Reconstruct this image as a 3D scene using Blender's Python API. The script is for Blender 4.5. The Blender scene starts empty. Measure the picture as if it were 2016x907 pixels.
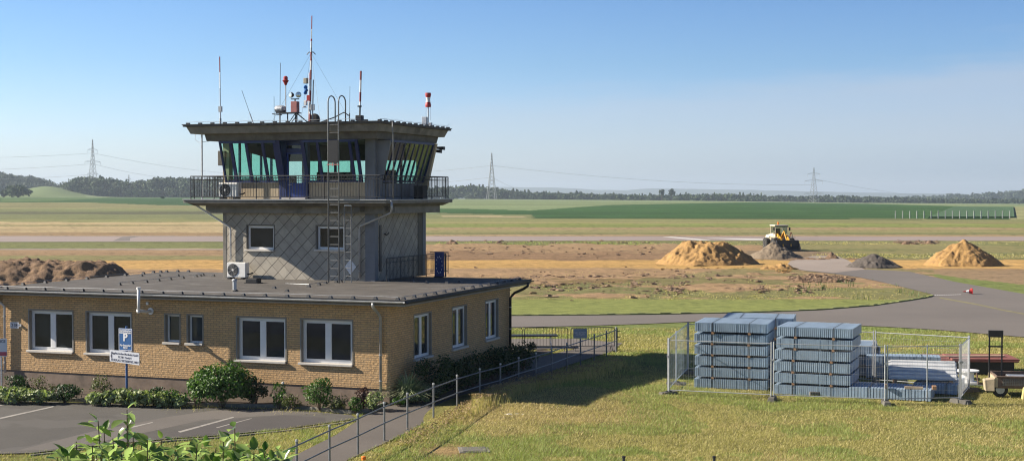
USE_HAZE = True
import bpy, math, random
import numpy as np
from mathutils import Vector, Matrix, noise as mnoise
random.seed(7); rng = np.random.default_rng(7)
PI = math.pi
scene = bpy.context.scene
col = scene.collection
# ------------------------------------------------------------------ camera
CAMZ = 7.0; FL = 2800.0; CX, CY, HOR = 1008.0, 453.5, 381.0
TH = math.atan((CY-HOR)/FL)
cd = bpy.data.cameras.new('camera'); cam = bpy.data.objects.new('camera', cd); col.objects.link(cam)
cam.location = (0, 0, CAMZ); cam.rotation_euler = (PI/2-TH, 0, 0)
cd.sensor_width = 36; cd.lens = 50; cd.clip_start = .1; cd.clip_end = 40000
scene.camera = cam
def ray(px, py):
    x = (px-CX)/FL; y = -(py-CY)/FL
    return np.array([x, math.cos(TH)+y*math.sin(TH), -math.sin(TH)+y*math.cos(TH)])
def G(px, py, z=0.0):
    d = ray(px, py); t = (z-CAMZ)/d[2]
    return Vector((d[0]*t, d[1]*t, z))
def atY(px, py, Y):
    d = ray(px, py); t = Y/d[1]
    return Vector((d[0]*t, Y, CAMZ+d[2]*t))
class Frame:
    def __init__(s, X, Y, ang):
        s.o = (X, Y); s.a = ang; s.c = math.cos(ang); s.s = math.sin(ang)
    def w(s, u, v, z=0): return Vector((s.o[0]+s.c*u-s.s*v, s.o[1]+s.s*u+s.c*v, z))
    def hit(s, px, py, axis, val):
        d = ray(px, py); o = np.array([0-s.o[0], 0-s.o[1]])
        ou, ov = s.c*o[0]+s.s*o[1], -s.s*o[0]+s.c*o[1]
        du, dv = s.c*d[0]+s.s*d[1], -s.s*d[0]+s.c*d[1]
        if axis == 'v': t = (val-ov)/dv
        elif axis == 'u': t = (val-ou)/du
        else: t = (val-CAMZ)/d[2]
        return ou+du*t, ov+dv*t, CAMZ+d[2]*t
A20 = math.radians(-20)
FB = Frame(-4.03, 46.8, A20)                       # brick building
t0 = FB.w(-4.52, 8.36)
FT = Frame(t0.x, t0.y, A20)                        # tower
TW, TD = 6.9, 5.0
# ------------------------------------------------------------------ mesh builder
class MB:
    def __init__(s): s.v = []; s.f = []
    def quad(s, *p):
        n = len(s.v); s.v += [tuple(q) for q in p]; s.f.append(tuple(range(n, n+len(p)))); return s
    def box(s, x0, x1, y0, y1, z0, z1):
        n = len(s.v)
        s.v += [(x0,y0,z0),(x1,y0,z0),(x1,y1,z0),(x0,y1,z0),(x0,y0,z1),(x1,y0,z1),(x1,y1,z1),(x0,y1,z1)]
        for f in ((0,3,2,1),(4,5,6,7),(0,1,5,4),(1,2,6,5),(2,3,7,6),(3,0,4,7)): s.f.append(tuple(n+i for i in f))
        return s
    def obox(s, c, ang, lx, ly, z0, z1):           # rotated box about centre
        ca, sa = math.cos(ang), math.sin(ang); n = len(s.v)
        for z in (z0, z1):
            for a, b in ((-1,-1),(1,-1),(1,1),(-1,1)):
                x, y = a*lx/2, b*ly/2
                s.v.append((c[0]+ca*x-sa*y, c[1]+sa*x+ca*y, z))
        for f in ((0,3,2,1),(4,5,6,7),(0,1,5,4),(1,2,6,5),(2,3,7,6),(3,0,4,7)): s.f.append(tuple(n+i for i in f))
        return s
    def prism(s, poly, z0, z1):                    # poly xy
        n = len(s.v); k = len(poly)
        s.v += [(p[0],p[1],z0) for p in poly]+[(p[0],p[1],z1) for p in poly]
        s.f.append(tuple(n+i for i in reversed(range(k)))); s.f.append(tuple(n+k+i for i in range(k)))
        for i in range(k): j = (i+1)%k; s.f.append((n+i, n+j, n+k+j, n+k+i))
        return s
    def loft(s, r0, r1, cap=True):                 # two loops of 3d points
        n = len(s.v); k = len(r0); s.v += [tuple(p) for p in r0]+[tuple(p) for p in r1]
        for i in range(k): j = (i+1)%k; s.f.append((n+i, n+j, n+k+j, n+k+i))
        if cap: s.f.append(tuple(n+i for i in reversed(range(k)))); s.f.append(tuple(n+k+i for i in range(k)))
        return s
    def tube(s, pts, r, seg=6, cap=True, r2=None):
        pts = [Vector(p) for p in pts]; m = len(pts); n = len(s.v)
        ref = None
        for i, p in enumerate(pts):
            d = (pts[min(i+1,m-1)]-pts[max(i-1,0)]).normalized()
            if ref is None: ref = Vector((0,0,1)) if abs(d.z) < .9 else Vector((1,0,0))
            a = d.cross(ref).normalized(); b = d.cross(a).normalized()
            ref = -b
            rr = r if r2 is None else r+(r2-r)*i/(m-1)
            for k in range(seg):
                t = 2*PI*k/seg; q = p+a*math.cos(t)*rr+b*math.sin(t)*rr; s.v.append(tuple(q))
        for i in range(m-1):
            for k in range(seg):
                j = (k+1)%seg; s.f.append((n+i*seg+k, n+i*seg+j, n+(i+1)*seg+j, n+(i+1)*seg+k))
        if cap:
            s.f.append(tuple(n+k for k in reversed(range(seg)))); s.f.append(tuple(n+(m-1)*seg+k for k in range(seg)))
        return s
    def lathe(s, prof, c=(0,0,0), seg=16, axis='z'):
        n = len(s.v); m = len(prof)
        for r, h in prof:
            for k in range(seg):
                t = 2*PI*k/seg; a, b = r*math.cos(t), r*math.sin(t)
                p = (a,b,h) if axis=='z' else ((a,h,b) if axis=='y' else (h,a,b))
                s.v.append((c[0]+p[0], c[1]+p[1], c[2]+p[2]))
        for i in range(m-1):
            for k in range(seg):
                j = (k+1)%seg; s.f.append((n+i*seg+k, n+i*seg+j, n+(i+1)*seg+j, n+(i+1)*seg+k))
        s.f.append(tuple(n+k for k in reversed(range(seg)))); s.f.append(tuple(n+(m-1)*seg+k for k in range(seg)))
        return s
    def ball(s, c, r, seg=10, rings=6, sc=(1,1,1)):
        prof = [(max(.001, math.sin(PI*i/rings)), -math.cos(PI*i/rings)) for i in range(rings+1)]
        n = len(s.v); s.lathe(prof, (0,0,0), seg)
        for i in range(n, len(s.v)):
            x, y, z = s.v[i]; s.v[i] = (c[0]+x*r*sc[0], c[1]+y*r*sc[1], c[2]+z*r*sc[2])
        return s
    def mesh(s, name):
        me = bpy.data.meshes.new(name); me.from_pydata(s.v, [], s.f); me.update(); return me
def tag(o, label=None, cat=None, group=None, kind=None):
    for k, v in (('label', label), ('category', cat), ('group', group), ('kind', kind)):
        if v: o[k] = v
    return o
def link(name, me, mat=None, parent=None, smooth=False):
    o = bpy.data.objects.new(name, me); col.objects.link(o)
    if mat is not None: me.materials.append(mat)
    if parent is not None: o.parent = parent
    if smooth: me.shade_smooth()
    return o
def obj(name, mb, mat, parent=None, smooth=False, bevel=0):
    o = link(name, mb.mesh(name), mat, parent, smooth)
    if bevel:
        b = o.modifiers.new('bevel', 'BEVEL'); b.width = bevel; b.segments = 2; b.limit_method = 'ANGLE'
    return o
def empty(name, loc=(0,0,0), rz=0, label=None, cat=None, group=None):
    o = bpy.data.objects.new(name, None); col.objects.link(o); o.location = loc; o.rotation_euler = (0,0,rz)
    o.empty_display_size = .1
    return tag(o, label, cat, group)
def framed(name, fr, u=0, v=0, z=0, label=None, cat=None, group=None, rz=0):
    return empty(name, fr.w(u, v, z), fr.a+rz, label, cat, group)
def copy_tree(o, parent=None):
    c = o.copy(); col.objects.link(c)
    c.parent = parent
    for ch in list(kids.get(o.name, [])): copy_tree(ch, c)
    return c
kids = {}
def index_kids(o):
    for p in bpy.data.objects:
        pass
def copy_thing(o, loc, rz, label=None, group=None):
    c = o.copy(); col.objects.link(c); c.location = loc; c.rotation_euler = (0,0,rz)
    if label: c['label'] = label
    if group: c['group'] = group
    for ch in list(o.children):
        d = ch.copy(); col.objects.link(d); d.parent = c
        for g in list(ch.children):
            e = g.copy(); col.objects.link(e); e.parent = d
    return c
def npmesh(name, verts, faces, mat, parent=None, k=3, attr=None, smooth=False):
    me = bpy.data.meshes.new(name); nv, nf = len(verts), len(faces)
    me.vertices.add(nv); me.vertices.foreach_set('co', np.asarray(verts, np.float32).ravel())
    me.loops.add(nf*k); me.loops.foreach_set('vertex_index', np.asarray(faces, np.int32).ravel())
    me.polygons.add(nf); me.polygons.foreach_set('loop_start', np.arange(0, nf*k, k, dtype=np.int32))
    me.polygons.foreach_set('loop_total', np.full(nf, k, np.int32))
    if attr is not None:
        a = me.color_attributes.new('Col', 'FLOAT_COLOR', 'POINT'); c4 = np.ones((nv, 4), np.float32); c4[:, :3] = attr
        a.data.foreach_set('color', c4.ravel())
    me.update(calc_edges=True); me.validate()
    return link(name, me, mat, parent, smooth)
# ------------------------------------------------------------------ materials
def nodes(name):
    m = bpy.data.materials.new(name); m.use_nodes = True; nt = m.node_tree
    return m, nt, nt.nodes['Principled BSDF']
def N(nt, t, **kw):
    n = nt.nodes.new(t)
    for k, v in kw.items():
        if k in n.inputs: n.inputs[k].default_value = v
        else: setattr(n, k, v)
    return n
def L(nt, a, b): nt.links.new(a, b)
def mixc(nt, fac, a, b, blend='MIX'):
    n = nt.nodes.new('ShaderNodeMix'); n.data_type = 'RGBA'; n.blend_type = blend
    for i, x in ((0, fac), (6, a), (7, b)):
        if hasattr(x, 'links'): nt.links.new(x, n.inputs[i])
        else: n.inputs[i].default_value = x if i == 0 else (*x[:3], 1)
    return n.outputs[2]
def noise(nt, vec, scale, detail=4, rough=.6, lo=None, hi=None):
    n = N(nt, 'ShaderNodeTexNoise', Scale=scale, Detail=detail, Roughness=rough)
    if vec is not None: L(nt, vec, n.inputs['Vector'])
    out = n.outputs['Fac']
    if lo is not None:
        r = N(nt, 'ShaderNodeMapRange'); L(nt, out, r.inputs[0])
        r.inputs[1].default_value = lo; r.inputs[2].default_value = hi; out = r.outputs[0]
    return out
def bump(nt, bs, h, strength=.3, dist=.01):
    b = N(nt, 'ShaderNodeBump', Strength=strength, Distance=dist); L(nt, h, b.inputs['Height']); L(nt, b.outputs[0], bs.inputs['Normal'])
def simple(name, c, rough=.6, metal=0, var=.25, scale=6, bmp=0, spec=None, dirt=None, space='Object'):
    m, nt, bs = nodes(name); tc = N(nt, 'ShaderNodeTexCoord')
    f = noise(nt, tc.outputs[space], scale, 5, .65, .3, .7)
    a = tuple(x*(1-var) for x in c); b = tuple(min(1, x*(1+var*.6)) for x in c)
    cc = mixc(nt, f, a, b)
    if dirt:
        f2 = noise(nt, tc.outputs[space], scale*.3, 6, .7, .52, .68); cc = mixc(nt, f2, cc, dirt)
    L(nt, cc, bs.inputs['Base Color'])
    bs.inputs['Roughness'].default_value = rough; bs.inputs['Metallic'].default_value = metal
    if spec is not None: bs.inputs['Specular IOR Level'].default_value = spec
    if bmp: bump(nt, bs, noise(nt, tc.outputs[space], scale*6, 4), bmp, .01)
    return m
M = {}
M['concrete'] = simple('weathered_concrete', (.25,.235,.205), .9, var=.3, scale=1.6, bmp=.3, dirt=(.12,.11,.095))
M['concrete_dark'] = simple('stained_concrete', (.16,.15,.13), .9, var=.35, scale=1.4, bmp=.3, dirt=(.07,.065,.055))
M['grey_column'] = simple('grey_blue_paint', (.2,.21,.23), .7, var=.15, scale=2)
M['tan_render'] = simple('tan_render', (.5,.41,.28), .9, var=.15, scale=2, bmp=.2)
M['white_frame'] = simple('white_frame', (.78,.79,.8), .4, var=.06, scale=3)
M['sill_stone'] = simple('pale_sill', (.62,.58,.52), .7, var=.12, scale=5)
M['reveal'] = simple('reveal_concrete', (.27,.25,.22), .8, var=.15, scale=4)
M['zinc'] = simple('zinc', (.42,.43,.44), .45, .5, var=.2, scale=4)
M['zinc_bright'] = simple('zinc_bright', (.68,.68,.67), .4, .2, var=.2, scale=4)
M['dark_metal'] = simple('dark_metal', (.035,.037,.042), .5, .3, var=.3, scale=6)
M['black'] = simple('black_plastic', (.018,.018,.02), .5, var=.2)
M['blue_paint'] = simple('blue_paint', (.02,.045,.22), .45, var=.2, scale=4)
M['navy_paint'] = simple('navy_paint', (.01,.022,.1), .45, var=.2, scale=4)
M['ac_white'] = simple('ac_white', (.85,.84,.8), .5, var=.06)
M['red_paint'] = simple('red_paint', (.42,.035,.035), .5, var=.2)
M['white_paint'] = simple('white_paint', (.8,.8,.8), .5, var=.1)
M['galv'] = simple('galvanised_steel', (.52,.54,.56), .45, .55, var=.2, scale=8)
M['rail_steel'] = simple('rail_steel', (.2,.21,.22), .5, .4, var=.25, scale=6)
M['bundle'] = simple('blue_grey_panel', (.33,.43,.54), .5, .1, var=.22, scale=3)
M['wood'] = simple('raw_timber', (.38,.22,.12), .8, var=.3, scale=8)
M['wood_pale'] = simple('pale_timber', (.6,.46,.3), .8, var=.2, scale=6)
M['red_board'] = simple('red_brown_board', (.25,.09,.07), .7, var=.3, scale=2)
M['yellow'] = simple('yellow_machine_paint', (.62,.33,.03), .45, var=.2, scale=3)
M['cream'] = simple('cream_machine_paint', (.68,.62,.46), .45, var=.15, scale=3)
M['rubber'] = simple('rubber', (.025,.024,.023), .85, var=.3)
M['lamp_glass'] = simple('lamp_glass', (.55,.6,.62), .08, .7, var=.05)
M['sky_blue'] = simple('bright_blue', (.03,.17,.5), .4, var=.1)
M['orange'] = simple('orange', (.85,.22,.02), .5, var=.1)
M['sheet_silver'] = simple('silver_sheet', (.66,.68,.70), .4, .2, var=.15, scale=3)
M['rust'] = simple('rusty_steel', (.19,.13,.1), .85, .1, var=.35, scale=5, dirt=(.1,.06,.04))
M['text_white'] = simple('white_lettering', (.8,.8,.82), .5, var=.02)
M['text_dark'] = simple('dark_lettering', (.08,.08,.12), .6, var=.02)
M['sign_blue'] = simple('sign_blue', (.035,.12,.32), .4, var=.08)
M['sign_white'] = simple('sign_white', (.72,.74,.8), .4, var=.05)
def brick():
    m, nt, bs = nodes('yellow_brick'); tc = N(nt, 'ShaderNodeTexCoord'); sp = N(nt, 'ShaderNodeSeparateXYZ'); L(nt, tc.outputs['Object'], sp.inputs[0])
    ad = N(nt, 'ShaderNodeMath', operation='ADD'); L(nt, sp.outputs[0], ad.inputs[0]); L(nt, sp.outputs[1], ad.inputs[1])
    cb = N(nt, 'ShaderNodeCombineXYZ'); L(nt, ad.outputs[0], cb.inputs[0]); L(nt, sp.outputs[2], cb.inputs[1])
    br = N(nt, 'ShaderNodeTexBrick', Scale=1.0); L(nt, cb.outputs[0], br.inputs['Vector'])
    br.inputs['Color1'].default_value = (.64,.43,.225,1); br.inputs['Color2'].default_value = (.54,.355,.18,1); br.inputs['Mortar'].default_value = (.36,.255,.15,1)
    br.inputs['Mortar Size'].default_value = .011; br.inputs['Brick Width'].default_value = .235; br.inputs['Row Height'].default_value = .074
    br.inputs['Mortar Smooth'].default_value = .25; br.inputs['Bias'].default_value = -.15
    f = noise(nt, tc.outputs['Object'], .55, 5, .6, .3, .75); c = mixc(nt, f, br.outputs['Color'], (.33,.21,.1)); 
    mx = nt.nodes.new('ShaderNodeMix'); mx.data_type='RGBA'; L(nt, f, mx.inputs[0]); L(nt, br.outputs['Color'], mx.inputs[6])
    c2 = mixc(nt, 1.0, br.outputs['Color'], (.85,.82,.78), 'MULTIPLY'); L(nt, c2, mx.inputs[7])
    f3 = noise(nt, cb.outputs[0], 9, 3, .6, .4, .65); c3 = mixc(nt, f3, mx.outputs[2], mixc(nt, 1.0, mx.outputs[2], (1.25,1.2,1.1), 'MULTIPLY'))
    L(nt, c3, bs.inputs['Base Color']); bs.inputs['Roughness'].default_value = .9
    inv = N(nt, 'ShaderNodeMath', operation='SUBTRACT'); inv.inputs[0].default_value = 1; L(nt, br.outputs['Fac'], inv.inputs[1])
    ad2 = N(nt, 'ShaderNodeMath', operation='MULTIPLY_ADD'); L(nt, f3, ad2.inputs[0]); ad2.inputs[1].default_value = .25; L(nt, inv.outputs[0], ad2.inputs[2])
    bump(nt, bs, ad2.outputs[0], 1.0, .02)
    return m
M['brick'] = brick()
def diamond():
    m, nt, bs = nodes('diamond_slate'); tc = N(nt, 'ShaderNodeTexCoord'); sp = N(nt, 'ShaderNodeSeparateXYZ'); L(nt, tc.outputs['Object'], sp.inputs[0])
    ad = N(nt, 'ShaderNodeMath', operation='ADD'); L(nt, sp.outputs[0], ad.inputs[0]); L(nt, sp.outputs[1], ad.inputs[1])
    S = .385
    lines = []; cells = []
    for sg, w in ((1, .035), (-1, .055)):
        a = N(nt, 'ShaderNodeMath', operation='MULTIPLY_ADD'); L(nt, sp.outputs[2], a.inputs[0]); a.inputs[1].default_value = sg; L(nt, ad.outputs[0], a.inputs[2])
        b = N(nt, 'ShaderNodeMath', operation='MULTIPLY'); L(nt, a.outputs[0], b.inputs[0]); b.inputs[1].default_value = .7071/S
        fr = N(nt, 'ShaderNodeMath', operation='FRACT'); L(nt, b.outputs[0], fr.inputs[0])
        fl = N(nt, 'ShaderNodeMath', operation='FLOOR'); L(nt, b.outputs[0], fl.inputs[0]); cells.append(fl.outputs[0])
        lt = N(nt, 'ShaderNodeMath', operation='LESS_THAN'); L(nt, fr.outputs[0], lt.inputs[0]); lt.inputs[1].default_value = w
        lines.append((lt.outputs[0], fr.outputs[0]))
    mxm = N(nt, 'ShaderNodeMath', operation='MAXIMUM'); L(nt, lines[0][0], mxm.inputs[0]); L(nt, lines[1][0], mxm.inputs[1])
    cb = N(nt, 'ShaderNodeCombineXYZ'); L(nt, cells[0], cb.inputs[0]); L(nt, cells[1], cb.inputs[1])
    wn = N(nt, 'ShaderNodeTexWhiteNoise'); L(nt, cb.outputs[0], wn.inputs['Vector'])
    c = mixc(nt, wn.outputs['Value'], (.46,.42,.345), (.36,.325,.27))
    f = noise(nt, tc.outputs['Object'], 2.2, 6, .7, .45, .85); c = mixc(nt, f, c, (.24,.22,.19))
    c = mixc(nt, lines[1][0], mixc(nt, lines[0][0], c, mixc(nt, 1.0, c, (.55,.53,.5), 'MULTIPLY')), (.06,.055,.05)); L(nt, c, bs.inputs['Base Color']); bs.inputs['Roughness'].default_value = .85
    h = N(nt, 'ShaderNodeMath', operation='SUBTRACT'); L(nt, lines[1][1], h.inputs[0]); L(nt, mxm.outputs[0], h.inputs[1])
    bump(nt, bs, h.outputs[0], .7, .03)
    return m
M['diamond'] = diamond()
def roofmat():
    m, nt, bs = nodes('roofing_felt'); tc = N(nt, 'ShaderNodeTexCoord'); o = tc.outputs['Object']
    f = noise(nt, o, .8, 6, .7, .3, .7); c = mixc(nt, f, (.062,.055,.047), (.115,.103,.09))
    sp = N(nt, 'ShaderNodeSeparateXYZ'); L(nt, o, sp.inputs[0])
    nz = noise(nt, o, .6, 3); 
    a = N(nt, 'ShaderNodeMath', operation='MULTIPLY_ADD'); L(nt, nz, a.inputs[0]); a.inputs[1].default_value = .12; L(nt, sp.outputs[1], a.inputs[2])
    fr = N(nt, 'ShaderNodeMath', operation='FRACT'); L(nt, a.outputs[0], fr.inputs[0])
    lt = N(nt, 'ShaderNodeMath', operation='LESS_THAN'); L(nt, fr.outputs[0], lt.inputs[0]); lt.inputs[1].default_value = .07
    f4 = noise(nt, o, 1.5, 4, .6, .45, .6)
    lm = N(nt, 'ShaderNodeMath', operation='MULTIPLY'); L(nt, lt.outputs[0], lm.inputs[0]); L(nt, f4, lm.inputs[1])
    c = mixc(nt, lm.outputs[0], c, (.035,.033,.03))
    st = N(nt, 'ShaderNodeMapping'); L(nt, o, st.inputs[0]); st.inputs['Scale'].default_value = (.5, 3, 1)
    f2 = noise(nt, st.outputs[0], 1.3, 5, .7, .6, .66); c = mixc(nt, f2, c, (.19,.185,.17))
    L(nt, c, bs.inputs['Base Color']); bs.inputs['Roughness'].default_value = .85
    bump(nt, bs, noise(nt, o, 3, 6, .7), .5, .05)
    return m
M['roof'] = roofmat()
def asphalt(name, a, b, patch=None, scale=.25):
    m, nt, bs = nodes(name); tc = N(nt, 'ShaderNodeTexCoord'); o = tc.outputs['Object']
    f = noise(nt, o, scale, 6, .65, .3, .7); c = mixc(nt, f, a, b)
    f2 = noise(nt, o, 25, 4, .7, .3, .7); c = mixc(nt, f2, c, mixc(nt, 1.0, c, (1.35,1.33,1.3), 'MULTIPLY'))
    if patch:
        f3 = noise(nt, o, scale*1.6, 3, .5, .5, .53); c = mixc(nt, f3, c, patch)
        lt = N(nt, 'ShaderNodeMath', operation='LESS_THAN'); v = N(nt, 'ShaderNodeTexVoronoi', Scale=.45, feature='DISTANCE_TO_EDGE'); 
        wp = mixc(nt, .12, o, N(nt, 'ShaderNodeTexNoise', Scale=2.0).outputs['Color'])
        L(nt, wp, v.inputs['Vector'])
        lt = N(nt, 'ShaderNodeMath', operation='LESS_THAN'); L(nt, v.outputs['Distance'], lt.inputs[0]); lt.inputs[1].default_value = .012
    L(nt, c, bs.inputs['Base Color']); bs.inputs['Roughness'].default_value = .9
    bump(nt, bs, f2, .4, .01)
    return m
M['asphalt_lot'] = asphalt('parking_asphalt', (.052,.049,.044), (.08,.074,.066), (.095,.088,.079))
M['asphalt_path'] = asphalt('path_asphalt', (.085,.074,.064), (.12,.105,.092))
M['asphalt_taxi'] = asphalt('taxiway_asphalt', (.110,.098,.089), (.148,.131,.118), None, .06)
M['asphalt_run'] = asphalt('runway_asphalt', (.2,.165,.15), (.27,.22,.2), None, .03)
M['kerb'] = simple('kerb_stone', (.2,.185,.155), .9, var=.35, scale=3, bmp=.3)
M['soilbed'] = simple('bed_soil', (.075,.052,.034), .95, var=.5, scale=5, bmp=.6)
def glassdark():
    m, nt, bs = nodes('dark_window_glass'); tc = N(nt, 'ShaderNodeTexCoord')
    f = noise(nt, tc.outputs['Object'], .9, 2, .5, .35, .7)
    L(nt, mixc(nt, f, (.010,.015,.024), (.032,.040,.052)), bs.inputs['Base Color']); bs.inputs['Roughness'].default_value = .02
    bs.inputs['IOR'].default_value = 1.45; bs.inputs['Specular IOR Level'].default_value = .42
    bump(nt, bs, noise(nt, tc.outputs['Object'], 1.2, 1), .02, .02)
    return m
M['glass_dark'] = glassdark()
M['glass_grey'] = simple('curtained_glass', (.045,.055,.06), .06, var=.35, scale=1.5, spec=.6)
def tinted(name, c, ior=1.5):
    m, nt, bs = nodes(name); out = nt.nodes['Material Output']; nt.nodes.remove(bs)
    t = N(nt, 'ShaderNodeBsdfTransparent'); t.inputs[0].default_value = (*c, 1)
    g = N(nt, 'ShaderNodeBsdfGlossy', Roughness=.02); g.inputs[0].default_value = (.9,.95,.95,1)
    fr = N(nt, 'ShaderNodeFresnel', IOR=ior); mx = N(nt, 'ShaderNodeMixShader')
    ge = N(nt, 'ShaderNodeNewGeometry'); iv = N(nt, 'ShaderNodeMath', operation='SUBTRACT'); iv.inputs[0].default_value = 1; L(nt, ge.outputs['Backfacing'], iv.inputs[1])
    ml = N(nt, 'ShaderNodeMath', operation='MULTIPLY'); L(nt, fr.outputs[0], ml.inputs[0]); L(nt, iv.outputs[0], ml.inputs[1]); L(nt, mixc(nt, ge.outputs['Backfacing'], c, (1,1,1)), t.inputs[0])
    L(nt, ml.outputs[0], mx.inputs[0]); L(nt, t.outputs[0], mx.inputs[1]); L(nt, g.outputs[0], mx.inputs[2]); L(nt, mx.outputs[0], out.inputs[0])
    return m
M['glass_teal'] = tinted('teal_glass', (.54,.85,.75))
M['glass_clear'] = tinted('clear_glass', (.86,.92,.92))
def leaf(name, a, b, rough=.55, trans=.25, under=None):
    m, nt, bs = nodes(name); g = N(nt, 'ShaderNodeNewGeometry')
    c = mixc(nt, g.outputs['Random Per Island'], a, b)
    if under: c = mixc(nt, g.outputs['Backfacing'], c, under)
    L(nt, c, bs.inputs['Base Color']); bs.inputs['Roughness'].default_value = rough
    out = nt.nodes['Material Output']; tr = N(nt, 'ShaderNodeBsdfTranslucent'); 
    L(nt, mixc(nt, 1.0, c, (1.1,1.3,.6), 'MULTIPLY'), tr.inputs[0])
    mx = N(nt, 'ShaderNodeMixShader'); mx.inputs[0].default_value = trans
    L(nt, bs.outputs[0], mx.inputs[1]); L(nt, tr.outputs[0], mx.inputs[2]); L(nt, mx.outputs[0], out.inputs[0])
    return m
M['leaf_green'] = leaf('leaf_green', (.035,.095,.015), (.10,.19,.03))
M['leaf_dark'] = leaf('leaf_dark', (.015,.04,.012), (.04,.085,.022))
M['leaf_hosta'] = leaf('leaf_pale', (.16,.22,.08), (.40,.44,.22))
M['leaf_olive'] = leaf('leaf_olive', (.07,.10,.03), (.16,.17,.055))
M['leaf_red'] = leaf('leaf_purple', (.05,.02,.02), (.09,.04,.03))
M['leaf_fore'] = leaf('leaf_foreground', (.06,.14,.025), (.27,.35,.10), .25, .4, (.42,.5,.3))
M['leaf_wood'] = leaf('leaf_forest', (.018,.045,.016), (.065,.10,.03), .8, .1)
M['leaf_wood2'] = leaf('leaf_forest_cool', (.018,.04,.02), (.055,.08,.032), .8, .1)
M['grass_blade'] = leaf('grass_blade', (.36,.33,.11), (.68,.57,.26), .7, .3)
M['grass_dry'] = leaf('grass_dry', (.52,.40,.18), (.72,.58,.32), .8, .3)
M['grass_green'] = leaf('grass_lush', (.24,.30,.08), (.44,.47,.16), .7, .3)
M['bark'] = simple('bark', (.13,.09,.06), .9, var=.3, scale=8)
# ------------------------------------------------------------------ light, sky, air
SUN = Vector((5.155, -.66, -2.95)).normalized()
EL = math.asin(-SUN.z); AZ = math.atan2(-SUN.x, -SUN.y)       # azimuth from +Y towards +X
sd = bpy.data.lights.new('sun', 'SUN'); sd.energy = 5.0; sd.angle = math.radians(.5); sd.color = (1, .9, .76)
so = bpy.data.objects.new('sun', sd); col.objects.link(so); so.rotation_euler = SUN.to_track_quat('-Z', 'Y').to_euler()
w = bpy.data.worlds.new('World'); scene.world = w; w.use_nodes = True; nt = w.node_tree; bg = nt.nodes['Background']
sky = nt.nodes.new('ShaderNodeTexSky'); sky.sky_type = 'NISHITA'; sky.sun_disc = False
sky.sun_elevation = EL; sky.sun_rotation = AZ; sky.altitude = 200; sky.air_density = 1.0; sky.dust_density = .6; sky.ozone_density = 2.0
tc = nt.nodes.new('ShaderNodeTexCoord'); sp = nt.nodes.new('ShaderNodeSeparateXYZ'); L(nt, tc.outputs['Generated'], sp.inputs[0])
rp = nt.nodes.new('ShaderNodeValToRGB'); L(nt, sp.outputs[2], rp.inputs[0])
cr = rp.color_ramp
while len(cr.elements) < 6: cr.elements.new(.5)
SKY = [(0, (1.26,1.45,1.95)), (.03, (1.3,1.5,2.0)), (.06, (1.1,1.36,1.9)), (.09, (.90,1.22,1.7)), (.135, (.76,1.1,1.6)), (.4, (.34,.45,.66))]
for e, (p, c) in zip(cr.elements, SKY): e.position = p; e.color = (*c, 1)
c = mixc(nt, 1.0, sky.outputs[0], rp.outputs[0], 'MULTIPLY')
# thin veil of high cloud, stronger to the right and low down
mp = nt.nodes.new('ShaderNodeMapping'); L(nt, tc.outputs['Generated'], mp.inputs[0]); mp.inputs['Scale'].default_value = (2.2, 2.2, 16)
mp.inputs['Rotation'].default_value = (0, .12, 0)
f = noise(nt, mp.outputs[0], 1.6, 6, .55, .30, .60)
hx = N(nt, 'ShaderNodeMapRange'); L(nt, sp.outputs[0], hx.inputs[0]); hx.inputs[1].default_value = -.25; hx.inputs[2].default_value = .3; hx.inputs[3].default_value = .25; hx.inputs[4].default_value = 1
mp2 = nt.nodes.new('ShaderNodeMapping'); L(nt, tc.outputs['Generated'], mp2.inputs[0]); mp2.inputs['Scale'].default_value = (1, 1, 7)
wv = noise(nt, mp2.outputs[0], 6, 6, .6)
e1 = N(nt, 'ShaderNodeMath', operation='MULTIPLY_ADD'); L(nt, sp.outputs[0], e1.inputs[0]); e1.inputs[1].default_value = -.085; L(nt, sp.outputs[2], e1.inputs[2])
e2 = N(nt, 'ShaderNodeMath', operation='MULTIPLY_ADD'); L(nt, wv, e2.inputs[0]); e2.inputs[1].default_value = -.07; L(nt, e1.outputs[0], e2.inputs[2])
hz = N(nt, 'ShaderNodeMapRange'); hz.interpolation_type = 'SMOOTHSTEP'; L(nt, e2.outputs[0], hz.inputs[0]); hz.inputs[1].default_value = .008; hz.inputs[2].default_value = .042; hz.inputs[3].default_value = .6; hz.inputs[4].default_value = .0
f5 = N(nt, 'ShaderNodeMapRange'); L(nt, f, f5.inputs[0]); f5.inputs[3].default_value = .65
m1 = N(nt, 'ShaderNodeMath', operation='MULTIPLY'); L(nt, f5.outputs[0], m1.inputs[0]); L(nt, hx.outputs[0], m1.inputs[1])
m2 = N(nt, 'ShaderNodeMath', operation='MULTIPLY'); L(nt, m1.outputs[0], m2.inputs[0]); L(nt, hz.outputs[0], m2.inputs[1])
c = mixc(nt, m2.outputs[0], c, (6.5, 7.2, 8.3))
rx = N(nt, 'ShaderNodeMapRange'); L(nt, sp.outputs[0], rx.inputs[0]); rx.inputs[1].default_value = -.25; rx.inputs[2].default_value = .4
c = mixc(nt, rx.outputs[0], c, mixc(nt, 1.0, c, (.76,.79,.84), 'MULTIPLY'))
ry = N(nt, 'ShaderNodeMapRange'); L(nt, sp.outputs[2], ry.inputs[0]); ry.inputs[1].default_value = .036; ry.inputs[2].default_value = .015
rz_ = N(nt, 'ShaderNodeMapRange'); L(nt, sp.outputs[0], rz_.inputs[0]); rz_.inputs[1].default_value = .05; rz_.inputs[2].default_value = .3
rm = N(nt, 'ShaderNodeMath', operation='MULTIPLY'); L(nt, ry.outputs[0], rm.inputs[0]); L(nt, rz_.outputs[0], rm.inputs[1])
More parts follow.
